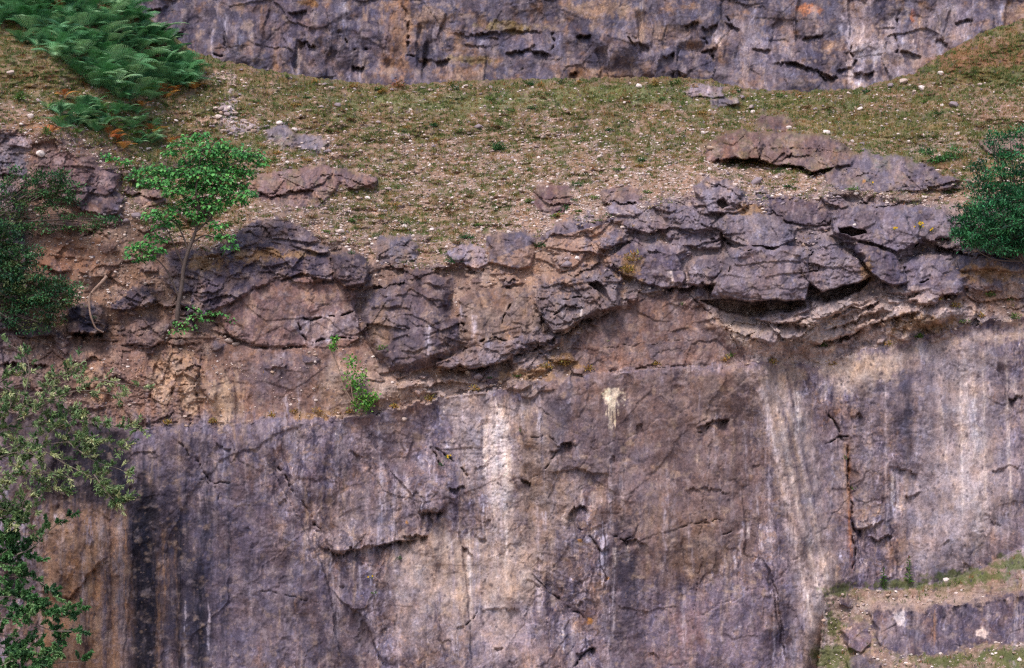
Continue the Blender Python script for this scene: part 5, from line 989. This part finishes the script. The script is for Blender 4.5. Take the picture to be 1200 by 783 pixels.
for a in [(584, 176, 'small dark green bush alone in the middle of the grassy slope', 9, 170, DG, .10, 1.), (546, 280, 'dark green low plant at the foot of the turf left of the smooth square rock', 12, 170, DG, .07, .5), (532, 308, 'flat green plant left of the smooth square rock base', 11, 130, DG, .07, .4), (634, 290, 'green plant growing against the right side of the smooth square rock', 9, 90, DG, .08, .7),
          (664, 246, 'green plant at the lower right of the purplish hump', 8, 70, DG, .07, .6), (672, 236, 'little green plant right of the purplish hump', 5, 40, DG, .06, .7), (412, 298, 'dark green plant on the dark cube of rock', 5, 40, DG, .06, .5), (448, 410, 'bright green plant beside the large rounded buttress', 7, 60, MG, .07, .7),
          (858, 418, 'green plant with a yellow flower at the right end of the smooth brown slab', 6, 60, MG, .06, .8), (966, 406, 'green plant in the black slot under the right overhang', 4, 36, MG, .06, .8), (800, 358, 'tiny green plant at the top of the smooth brown slab', 4, 30, MG, .05, .8), (1130, 378, 'pale green plant on the rubble above the right-hand face', 6, 60, MG, .06, .5), (518, 546, 'small plant in a crack left of the white streak', 5, 44, DG, .06, .9),
          (468, 656, 'small green tuft on the pale tan patch of the face', 4, 36, DG, .06, .9), (438, 696, 'tiny green tuft near the foot of the face left of centre', 3, 24, MG, .05, .8), (610, 506, 'thin green plant in the crack right of the white streak', 3, 20, MG, .05, .9), (990, 538, 'upper green tuft in the rusty vertical crack', 3, 20, MG, .06, .8), (998, 573, 'lower green tuft in the rusty vertical crack', 3.4, 24, MG, .06, .8),
          (606, 442, 'green and red plant below the wedged stone', 6, 50, MG, .06, .5), (574, 444, 'small green plant under the thin pale shelf', 4, 30, DG, .06, .6), (742, 306, 'tall straw-coloured grassy plant against the dark stained slab', 10, 120, OG, .10, 1.), (736, 320, 'straw-coloured grassy plant right of the jutting buttress', 9, 120, OG, .10, 1.), (930, 214, 'small green plant on the dark smooth bedrock strip', 4, 24, MG, .05, .8),
          (370, 484, 'yellow flowered plant at the edge of the sheer face left of centre', 7, 60, OG, .07, .8), (345, 484, 'straw-coloured tuft on the brink of the face left of centre', 6, 50, OG, .07, .8), (660, 428, 'brown and straw tuft under the jutting buttress', 10, 120, OG, .09, .7), (640, 432, 'straw tuft left of the smooth brown slab', 8, 80, OG, .09, .7), (598, 36, 'green plant on the grassy ledge of the upper cliff', 1, 6, MG, .05, 1.), (712, 400, 'tiny green plant on the smooth brown slab', 2, 8, MG, .04, .8), (24, 118, 'tall grassy green tuft on the brown bank at far left', 7, 80, MG, .12, 1.4), (55, 158, 'upright pale green tuft below the lower ferns', 6, 70, MG, .10, 1.6), (1100, 134, 'dark green cushion in the turf above the dense shrub', 8, 80, DG, .06, .3), (394, 170 + 226, 'tiny green sprig above the thin pale stem', 4, 30, MG, .07, .8), (110, 374, 'tiny green plant beside the dead branch', 4, 30, DG, .06, .8)]:
    if a[0] == 598: continue
    plantlet(*a[:3], a[3], a[4], a[5], a[6], a[7])
for i in range(26):      # weeds along the foot of the upper cliff
    x = random.choice([random.uniform(250, 1060)]); yy = float(np.interp(x, xa, ya)) + random.uniform(2, 7)
    plantlet(x, yy, 'small weed growing at the foot of the upper cliff', random.uniform(2.5, 6), random.randint(24, 60), random.choice([MG, DG, OG]), .09, 1.1, group='weeds along the foot of the upper cliff')
for i in range(30):
    x = random.uniform(260, 1060); yy = float(np.interp(x, xa, ya)) + random.uniform(1, 6); late_stones.append((x, yy, random.uniform(2, 5)))
for (x, y) in [(196, 497), (250, 496), (318, 488), (410, 484), (462, 478), (505, 470), (556, 458), (690, 434), (770, 428), (850, 424), (905, 426), (975, 428), (1040, 404), (1078, 396), (1150, 372), (1190, 374), (1120, 360), (1160, 348), (1185, 352), (1100, 352)]:
    plantlet(x, y, 'straw coloured tuft on the ledge above the sheer face', random.uniform(4, 7), random.randint(40, 80), OG if x < 1000 or random.random() < .6 else MG, .08, .9, group='straw tufts along the ledge')
tus = 0
while tus < 60:      # tussocks standing above the cropped turf
    x = random.uniform(230, 1190); y = random.uniform(106, 290); j = S.ix(x, y)
    if ID[j] != 0 or Y[j] < yA[j] + 6: continue
    plantlet(x, y, 'low dark tussock in the turf of the slope', random.uniform(4, 9), random.randint(50, 110), random.choice([DG, MG, MG, OG, [LF(112, 80, 58), LF(96, 84, 54)]]), .075, .35, nm='grass_tussock', cat='tussock', group='low tussocks in the turf'); tus += 1
plantlet(468, 102, 'rust brown mound of dead plants against the foot of the upper cliff', 11, 150, [LF(150, 92, 62), LF(130, 84, 60), LF(112, 104, 60)], .09, .8); plantlet(528, 100, 'green and brown plant beside the rust brown mound', 6, 80, MG + OG, .09, 1.)
plantlet(1078, 268, 'yellow flowered plant on the grey slab left of the dense shrub', 7, 40, MG, .05, 1., fl=(YEL, 9)); plantlet(1092, 272, 'second yellow flowered plant close to the dense shrub', 4, 20, MG, .05, 1., fl=(YEL, 4)); plantlet(1048, 270, 'small yellow flowered plant on the long grey slab', 3, 16, MG, .05, 1., fl=(YEL, 5))
plantlet(524, 538, 'yellow flowers sprouting near the crack left of the white streak', 4, 14, MG, .05, 1., fl=(YEL, 4)); plantlet(436, 678, 'single yellow flower low on the face left of centre', 3, 8, MG, .05, 1., fl=(YEL, 2)); plantlet(1022, 216, 'small yellow flower on the long low lilac outcrop', 2, 8, MG, .05, 1., fl=(YEL, 2))
def spike(x, y, H, label, tip=None):
    b = spt(x, y, .05); mb = MB(); h = H * K
    mb.tube([b, b + Vector((.02, 0, h * .5)), b + Vector((.01, 0, h))], .012, .005, LF(70, 110, 50), 5)
    for i in range(46):
        t = random.uniform(.02, 1) ** 1.1; a = random.uniform(0, 6.28); u = Vector((math.cos(a), math.sin(a) * .7, .35)); mb.leaf(b + Vector((0, 0, h * t)), u, Vector((0, -.3, 1)), .17 * (1.15 - t) + .03, .05, vary(random.choice(MG)))
    if tip is not None:
        for i in range(14): mb.leaf(b + Vector((0, 0, h * random.uniform(.9, 1.05))), rv(1), rv(1), .04, .03, tip)
    mb.v = [tuple(Vector(p) - b) for p in mb.v]
    mb.build('flower_spike', M_LEAF, None, False, label=label, category='plant').location = b
spike(1035, 690, 24, 'upright green spiky plant on the bank at the foot of the right-hand face'); spike(1065, 684, 32, 'taller spiky plant with a red tip at the foot of the right-hand face', LF(160, 60, 50))

# ---------------------------------------------------------------- loose stones
def stone_mesh(k):
    r = random.Random(k); bm_pts = []
    for i in range(13):
        v = Vector((r.gauss(0, 1), r.gauss(0, 1), r.gauss(0, 1))).normalized(); bm_pts.append(Vector((v.x * r.uniform(.75, 1.), v.y * r.uniform(.7, 1), v.z * r.uniform(.45, .65))))
    import bmesh
    bm = bmesh.new(); [bm.verts.new(p) for p in bm_pts]; res = bmesh.ops.convex_hull(bm, input=bm.verts); bmesh.ops.delete(bm, geom=[e for e in res['geom_interior'] if isinstance(e, bmesh.types.BMVert)], context='VERTS')
    bmesh.ops.bevel(bm, geom=bm.edges[:], offset=.06, segments=1, affect='EDGES'); bmesh.ops.triangulate(bm, faces=bm.faces[:])
    bm.verts.index_update(); V = np.array([v.co[:] for v in bm.verts], F32); Tt = np.array([[v.index for v in f.verts] for f in bm.faces]); bm.free(); return V, Tt
SV = [stone_mesh(k) for k in range(14)]
SCOL = [col(206, 188, 178), col(188, 168, 156), col(166, 148, 146), col(222, 208, 200), col(186, 160, 138), col(142, 128, 134), col(176, 150, 132)]
SME = []
for k in range(42):
    V, Tt = SV[k % 14]; SME.append(mesh_np('stone', V, None, np.tile(SCOL[k % 7], (len(V), 1)), M_STONE, False, Tt))
def stone(x, y, r, label, kc=None, group=None, flat=1., nm='stone', cat='stone'):
    me = random.choice(SME) if kc is None else SME[(random.randrange(6) * 7 + kc) % 42]
    o = link(nm, me); o.location = spt(x, y, 0) + Vector((0, -r * K * .25, r * K * .1)); s = r * K * 1.15; o.scale = (s, s, s * flat); o.rotation_euler = (random.uniform(-.3, .3), random.uniform(-.3, .3), random.uniform(0, 6.28))
    o['label'] = label; o['category'] = cat
    if group: o['group'] = group
stone(748, 102, 7, 'large bright white block on the brow of the slope below the upper cliff', 3, nm='boulder', cat='boulder')
for a in [(509, 172, 4.5, 'pale lilac stone on the slope left of the small dark bush', 5), (560, 149, 6, 'greyish stone in the turf above the small dark bush', 5), (631, 185, 3.5, 'white stone right of the small dark bush', 3), (722, 208, 4.5, 'white stone low on the slope above the small brown ledge', 3), (331, 187, 4.5, 'white stone in the turf above the pinkish slab', 3), (376, 126, 5, 'pale stone on the turf below the upper cliff at left', 2), (389, 104, 6, 'pale pink stone near the dark hole in the turf', 1), (396, 124, 7, 'grey knobbly stone at the left of the upper turf', 5), (398, 272, 7, 'tilted white slab stone at the foot of the slope above the dark cube', 0), (474, 266, 5, 'white stone at the foot of the slope left of centre', 3),
          (1008, 128, 4.5, 'white stone on the upper right turf', 3), (1116, 124, 9, 'flat grey slab stone on the upper right turf', 5), (1104, 124, 4, 'small white stone beside the flat grey slab stone', 3), (924, 151, 5.5, 'white stone on top of the rugged brown outcrop', 3), (968, 156, 6, 'pale flat stone behind the rugged brown outcrop', 3), (880, 126, 6, 'pink and grey stone on the upper right turf', 2), (882, 132, 5, 'pale stone just below the pink and grey one on the upper turf', 3), (869, 115, 6, 'grey stone near the flat slabs at the top of the slope', 5), (824, 157, 5, 'white stone left of the orange brown hump', 3), (832, 174, 6, 'cream stone at the left end of the orange brown hump', 4),
          (959, 214, 6, 'cream angular stone below the rugged brown outcrop', 4), (886, 214, 9, 'dark grey stone below the orange brown hump', 5), (879, 222, 5, 'cream stone on the bare strip below the orange brown hump', 4), (1003, 227, 4, 'white stone under the long low lilac outcrop', 3), (1002, 264, 3, 'small pale stone on the long grey slab', 3), (664, 311, 8, 'rounded grey stone on the bare soil above the jutting buttress', 5), (676, 303, 4.5, 'white stone on the bare soil above the jutting buttress', 3), (664, 43 + 261 - 0, 4, 'small lilac stone on the bare soil', 2), (587, 448, 5, 'pale orange pebble below the wedged stone', 4), (560, 442, 7, 'grey stone under the thin pale shelf', 5), (548, 437, 6, 'pale rubble stone left of the wedged stone', 1),
          (268, 400, 7, 'pinkish white block right of the sapling base', 0), (276, 404, 6, 'pale angular stone at the foot of the brown dome', 1), (147, 260, 7, 'lilac stone left of the sapling trunk', 5), (141, 254, 6, 'small lilac rock beneath the slate grey slab', 5), (160, 254, 8, 'grey lilac rock beneath the sapling crown', 5), (171, 243, 4.5, 'cream coloured stone by the sapling crown', 4), (48, 181, 7, 'white topped stone in the brown bank at far left', 3), (36, 137, 5, 'white stone on the bank below the fern bank at far left', 3), (45, 118, 4, 'small pale stone left of the lower ferns', 2), (12, 86, 6, 'pale pink stone at the far left above the bank', 1), (118, 190, 3, 'small white stone on the red brown bank', 3),
          (1108, 680, 4.5, 'white stone on the bank foot right of the spiky plants', 3), (1088, 705, 5, 'pale stone on the bank above the low rock band', 1), (1040, 698, 3.5, 'small cream stone on the bank near the spiky plants', 4), (1102, 87, 6, 'white stone at the foot of the upper cliff at right', 3), (1058, 96, 8, 'pale block at the foot of the upper cliff at right', 1), (1044, 101, 7, 'grey block at the foot of the upper cliff at right', 5), (1080, 105, 8, 'white slab at the foot of the upper cliff at right', 3), (1148, 100, 5, 'pale stone in the rusty turf at upper right', 1), (1072, 107, 6, 'pinkish slab stone at the foot of the upper cliff', 0), (1122, 158, 6, 'pale rock among scree above the dense shrub', 1), (474, 62 + 430, 5, 'pale stone on the brink of the face', 1), (397, 489, 6, 'cream stone on the brink of the face left of centre', 4)]:
    stone(*a)
for x, y, r in late_stones: stone(x, y, r, 'fallen stone lying at the foot of the upper cliff', None, 'fallen stones at the foot of the upper cliff', .8)
def scatter(P, n, lo, hi, lab, grp, kc=None, mind=4):
    for (x, y) in sow(n, P, mind): stone(x, y, random.uniform(lo, hi), lab, kc, grp, random.uniform(.7, 1))
scatter([(254, 114), (276, 116), (286, 142), (310, 156), (280, 166), (250, 150)], 34, 2.5, 6.5, 'pale rubble in the scree tongue above the sapling', 'pale rubble of the scree tongue')
scatter([(238, 84), (262, 84), (296, 100), (280, 104), (240, 92)], 16, 2, 4.5, 'pale rubble in the thin scree streak below the upper cliff', 'pale rubble below the upper cliff at left')
scatter([(292, 140), (330, 138), (390, 160), (392, 180), (310, 176)], 18, 2.5, 6, 'lilac rubble around the knobbly grey stones in the turf', 'rubble around the knobbly stones')
scatter([(180, 496), (330, 484), (430, 480), (520, 462), (600, 446), (640, 436), (640, 443), (600, 452), (520, 470), (430, 489), (330, 492), (180, 502)], 14, 1.8, 4, 'small stone lodged on the brink of the sheer face', 'stones lodged along the brink', 6)
scatter([(870, 225), (960, 225), (980, 240), (1100, 228), (1110, 236), (960, 244), (880, 236)], 16, 2, 5, 'pale stone lying on the bare strip above the right-hand ledges', 'stones on the bare strip')
G = 'loose pale stones scattered on the slope'; cnt = 0
dens = lambda x, y: .25 + 1.1 * math.exp(-((x - 600) / 280) ** 2 - ((y - 200) / 60) ** 2) + .5 * (y > 250)
def okst(x, y):
    j = S.ix(x, y); return ID[j] in (0, 2, 3) and Y[j] > yA[j] + 3
while cnt < 190:
    x = random.uniform(120, 1195); y = random.uniform(104, 300) if random.random() < .85 else random.uniform(695, 780)
    if y > 690 and x < 1000: continue
    if random.random() > dens(x, y) or not okst(x, y): continue
    stone(x, y, random.uniform(2.6, 5), 'small pale limestone chunk lying loose in the turf' if y < 690 else 'small pale limestone chunk lying loose on the lower bank', None, G if y < 690 else 'loose pale stones on the lower bank', random.uniform(.7, 1)); cnt += 1
# the innumerable chips and gravel: one mass
N = 42000; xs = RNG.uniform(-30, 1230, N * 4); ys = np.where(RNG.random(N * 4) < .9, RNG.uniform(98, 490, N * 4), RNG.uniform(690, 800, N * 4))
I = np.clip(np.searchsorted(S.ys, ys), 1, len(S.ys) - 1); J = np.clip(np.searchsorted(S.xs, xs), 1, len(S.xs) - 1)
idv = ID[I, J]; rr = S.R[I, J]; gm = GM[I, J]; bl = mb[I, J]
pk = np.where(idv == 0, .22 + .95 * (1 - gm) * (.25 + 1.5 * np.exp(-((xs - 600) / 330) ** 2 - ((ys - 205) / 75) ** 2)), np.where(idv == 2, .22 * (1 - rr) + .03, np.where(idv == 3, .3, 0)))
pk *= (ys > yA[I, J] + 2)
ok = RNG.random(N * 4) < pk; xs = xs[ok][:N]; ys = ys[ok][:N]; idv = idv[ok][:N]
dz = np.array([float(S.sample(S.D, a, b)) for a, b in zip(xs, ys)]); P = atn(xs, ys, dz)
VV = []; TT = []; CC = []; off = 0; sizes = .7 + RNG.pareto(2.2, len(P)) * .8; sizes = np.clip(sizes, .7, 3.4) * K
for i in range(len(P)):
    V, Tt = SV[i % 14]; a = RNG.uniform(0, 6.28); c, s_ = math.cos(a), math.sin(a); q = V * sizes[i]
    q = np.stack([q[:, 0] * c - q[:, 1] * s_, q[:, 0] * s_ + q[:, 1] * c, q[:, 2]], 1) + P[i] + (0, 0, sizes[i] * .15)
    cc = SCOL[RNG.choice(7, p=[.26, .18, .1, .2, .1, .06, .1])] * RNG.uniform(.7, 1.05); VV.append(q); TT.append(Tt + off); CC.append(np.tile(cc, (len(V), 1))); off += len(V)
link('scree_gravel', mesh_np('scree_gravel', np.concatenate(VV), None, np.concatenate(CC), M_STONE, False, np.concatenate(TT)), kind='stuff', label='pale limestone chips strewn through the turf and ledges', category='scree')

# ---------------------------------------------------------------- turf
def grass(name, label, n, want, colf, h0=.05, h1=.13):
    xs = RNG.uniform(-60, 1260, n * 6); ys = RNG.uniform(-26, 800, n * 6)
    I = np.clip(np.searchsorted(S.ys, ys), 1, len(S.ys) - 1); J = np.clip(np.searchsorted(S.xs, xs), 1, len(S.xs) - 1)
    pr = want(xs, ys, I, J); ok = RNG.random(n * 6) < pr; xs = xs[ok][:n]; ys = ys[ok][:n]; I = I[ok][:n]; J = J[ok][:n]
    m = len(xs); B_ = 6; dz = S.D[I, J]; P = atn(xs, ys, dz)[:, None, :] + np.concatenate([RNG.normal(0, .035, (m, B_, 2)), np.zeros((m, B_, 1))], 2)
    hh = RNG.uniform(h0, h1, (m, B_)); az = RNG.uniform(0, 2 * np.pi, (m, B_)); wd = RNG.uniform(.006, .013, (m, B_))
    side = np.stack([np.cos(az), np.sin(az), az * 0], -1); ln = np.stack([RNG.normal(0, .55, (m, B_)), RNG.normal(-.15, .55, (m, B_)), np.ones((m, B_))], -1)
    tip = P + ln * hh[..., None]; V = np.stack([P - side * wd[..., None] - (0, 0, .02), P + side * wd[..., None] - (0, 0, .02), tip], 2).reshape(-1, 3)
    c = colf(xs, ys, I, J, m)[:, None, None, :] * RNG.uniform(.75, 1.25, (m, B_, 1, 1)); c = np.broadcast_to(c, (m, B_, 3, 3)).reshape(-1, 3)
    link(name, mesh_np(name, V, None, np.clip(c, .003, .9), M_GRASS, False, np.arange(len(V)).reshape(-1, 3)), kind='stuff', label=label, category='grass')
gn1 = fbm(X / 30, Y / 10, 5, 163, .6); gn2 = fbm(X / 10, Y / 3., 4, 165)
def wantA(xs, ys, I, J):
    v = np.where(ID[I, J] == 0, sst(-.2, .35, 1.1 * gn2[I, J] + .5 * gn1[I, J] + .5 * GM[I, J] - .2), 0) * (ys > yA[I, J] - 3)
    return v * (1 - .5 * sst(.1, .6, m_bare[I, J]))
m_bare = m_hill
TC = np.array([LF(100, 114, 60), LF(82, 106, 56), LF(122, 118, 70), LF(140, 112, 76), LF(132, 88, 60), LF(64, 92, 48)])
def colA(xs, ys, I, J, m):
    t = gn1[I, J] + RNG.normal(0, .22, m); k = np.select([t > .35, t > .1, t > -.12, t > -.35], [5, 1, 0, 2], 3); k = np.where(RNG.random(m) < .10, 4, k)
    return TC[k]
grass('grass', 'short sheep-cropped turf covering the slope', 72000, wantA, colA, .03, .09)
def wantB(xs, ys, I, J):
    g = sst(.0, .4, gn2[I, J] + .6 * gn1[I, J]); a = (ID[I, J] == 3) * g * (.3 + 1.2 * np.exp(-((ys - yB[I, J] - 6) / 9) ** 2) + (ys > 760))
    b = (ID[I, J] == 2) * sst(.35, .6, gn1[I, J] + .3 * gn2[I, J]) * .25
    return a + b
grass('bank_grass', 'grass tufts on the ledges and the lower right bank', 9000, wantB, lambda xs, ys, I, J, m: np.where((ys > 600)[:, None], TC[RNG.choice([0, 1, 5, 5, 4], m)], TC[RNG.choice([2, 3, 4, 3], m)]), .04, .13)

# ================================================================== light, sky, camera
w = bpy.data.worlds.new('World'); SC.world = w; w.use_nodes = True
nt = w.node_tree; bg = nt.nodes['Background']; sk = nt.nodes.new('ShaderNodeTexSky'); sk.sky_type = 'NISHITA'; sk.sun_disc = False
EL, AZ = math.radians(58), math.radians(205)      # high, from behind the camera and a little to its left
sk.sun_elevation = EL; sk.sun_rotation = AZ; sk.air_density = 1.0; sk.dust_density = 3.0; sk.ozone_density = 1.0
nt.links.new(sk.outputs[0], bg.inputs['Color']); bg.inputs['Strength'].default_value = .12
ld = bpy.data.lights.new('sun', 'SUN'); ld.energy = 1.5; ld.angle = math.radians(13); ld.color = (1, .93, .86)
lo = bpy.data.objects.new('sun', ld); C.objects.link(lo)
from mathutils import Vector
d = Vector((math.sin(AZ) * math.cos(EL), math.cos(AZ) * math.cos(EL), math.sin(EL)))   # towards the sun
lo.rotation_euler = d.to_track_quat('Z', 'Y').to_euler()
cd = bpy.data.cameras.new('camera'); cam = bpy.data.objects.new('camera', cd); C.objects.link(cam); SC.camera = cam
cam.location = (0, -CAM, 0); cam.rotation_euler = (math.pi / 2, 0, 0)
cd.sensor_fit = 'HORIZONTAL'; cd.sensor_width = 36; cd.lens = 36 * CAM / (1200 * K); cd.clip_end = 6000; cd.clip_start = .5
SC.view_settings.view_transform = 'Standard'; SC.view_settings.look = 'None'; SC.view_settings.exposure = EXPO; SC.view_settings.gamma = 1
SC.view_settings.use_curve_mapping = False
SC.cycles.use_denoising = False; SC.cycles.pixel_filter_type = 'BLACKMAN_HARRIS'; SC.cycles.filter_width = 1.25
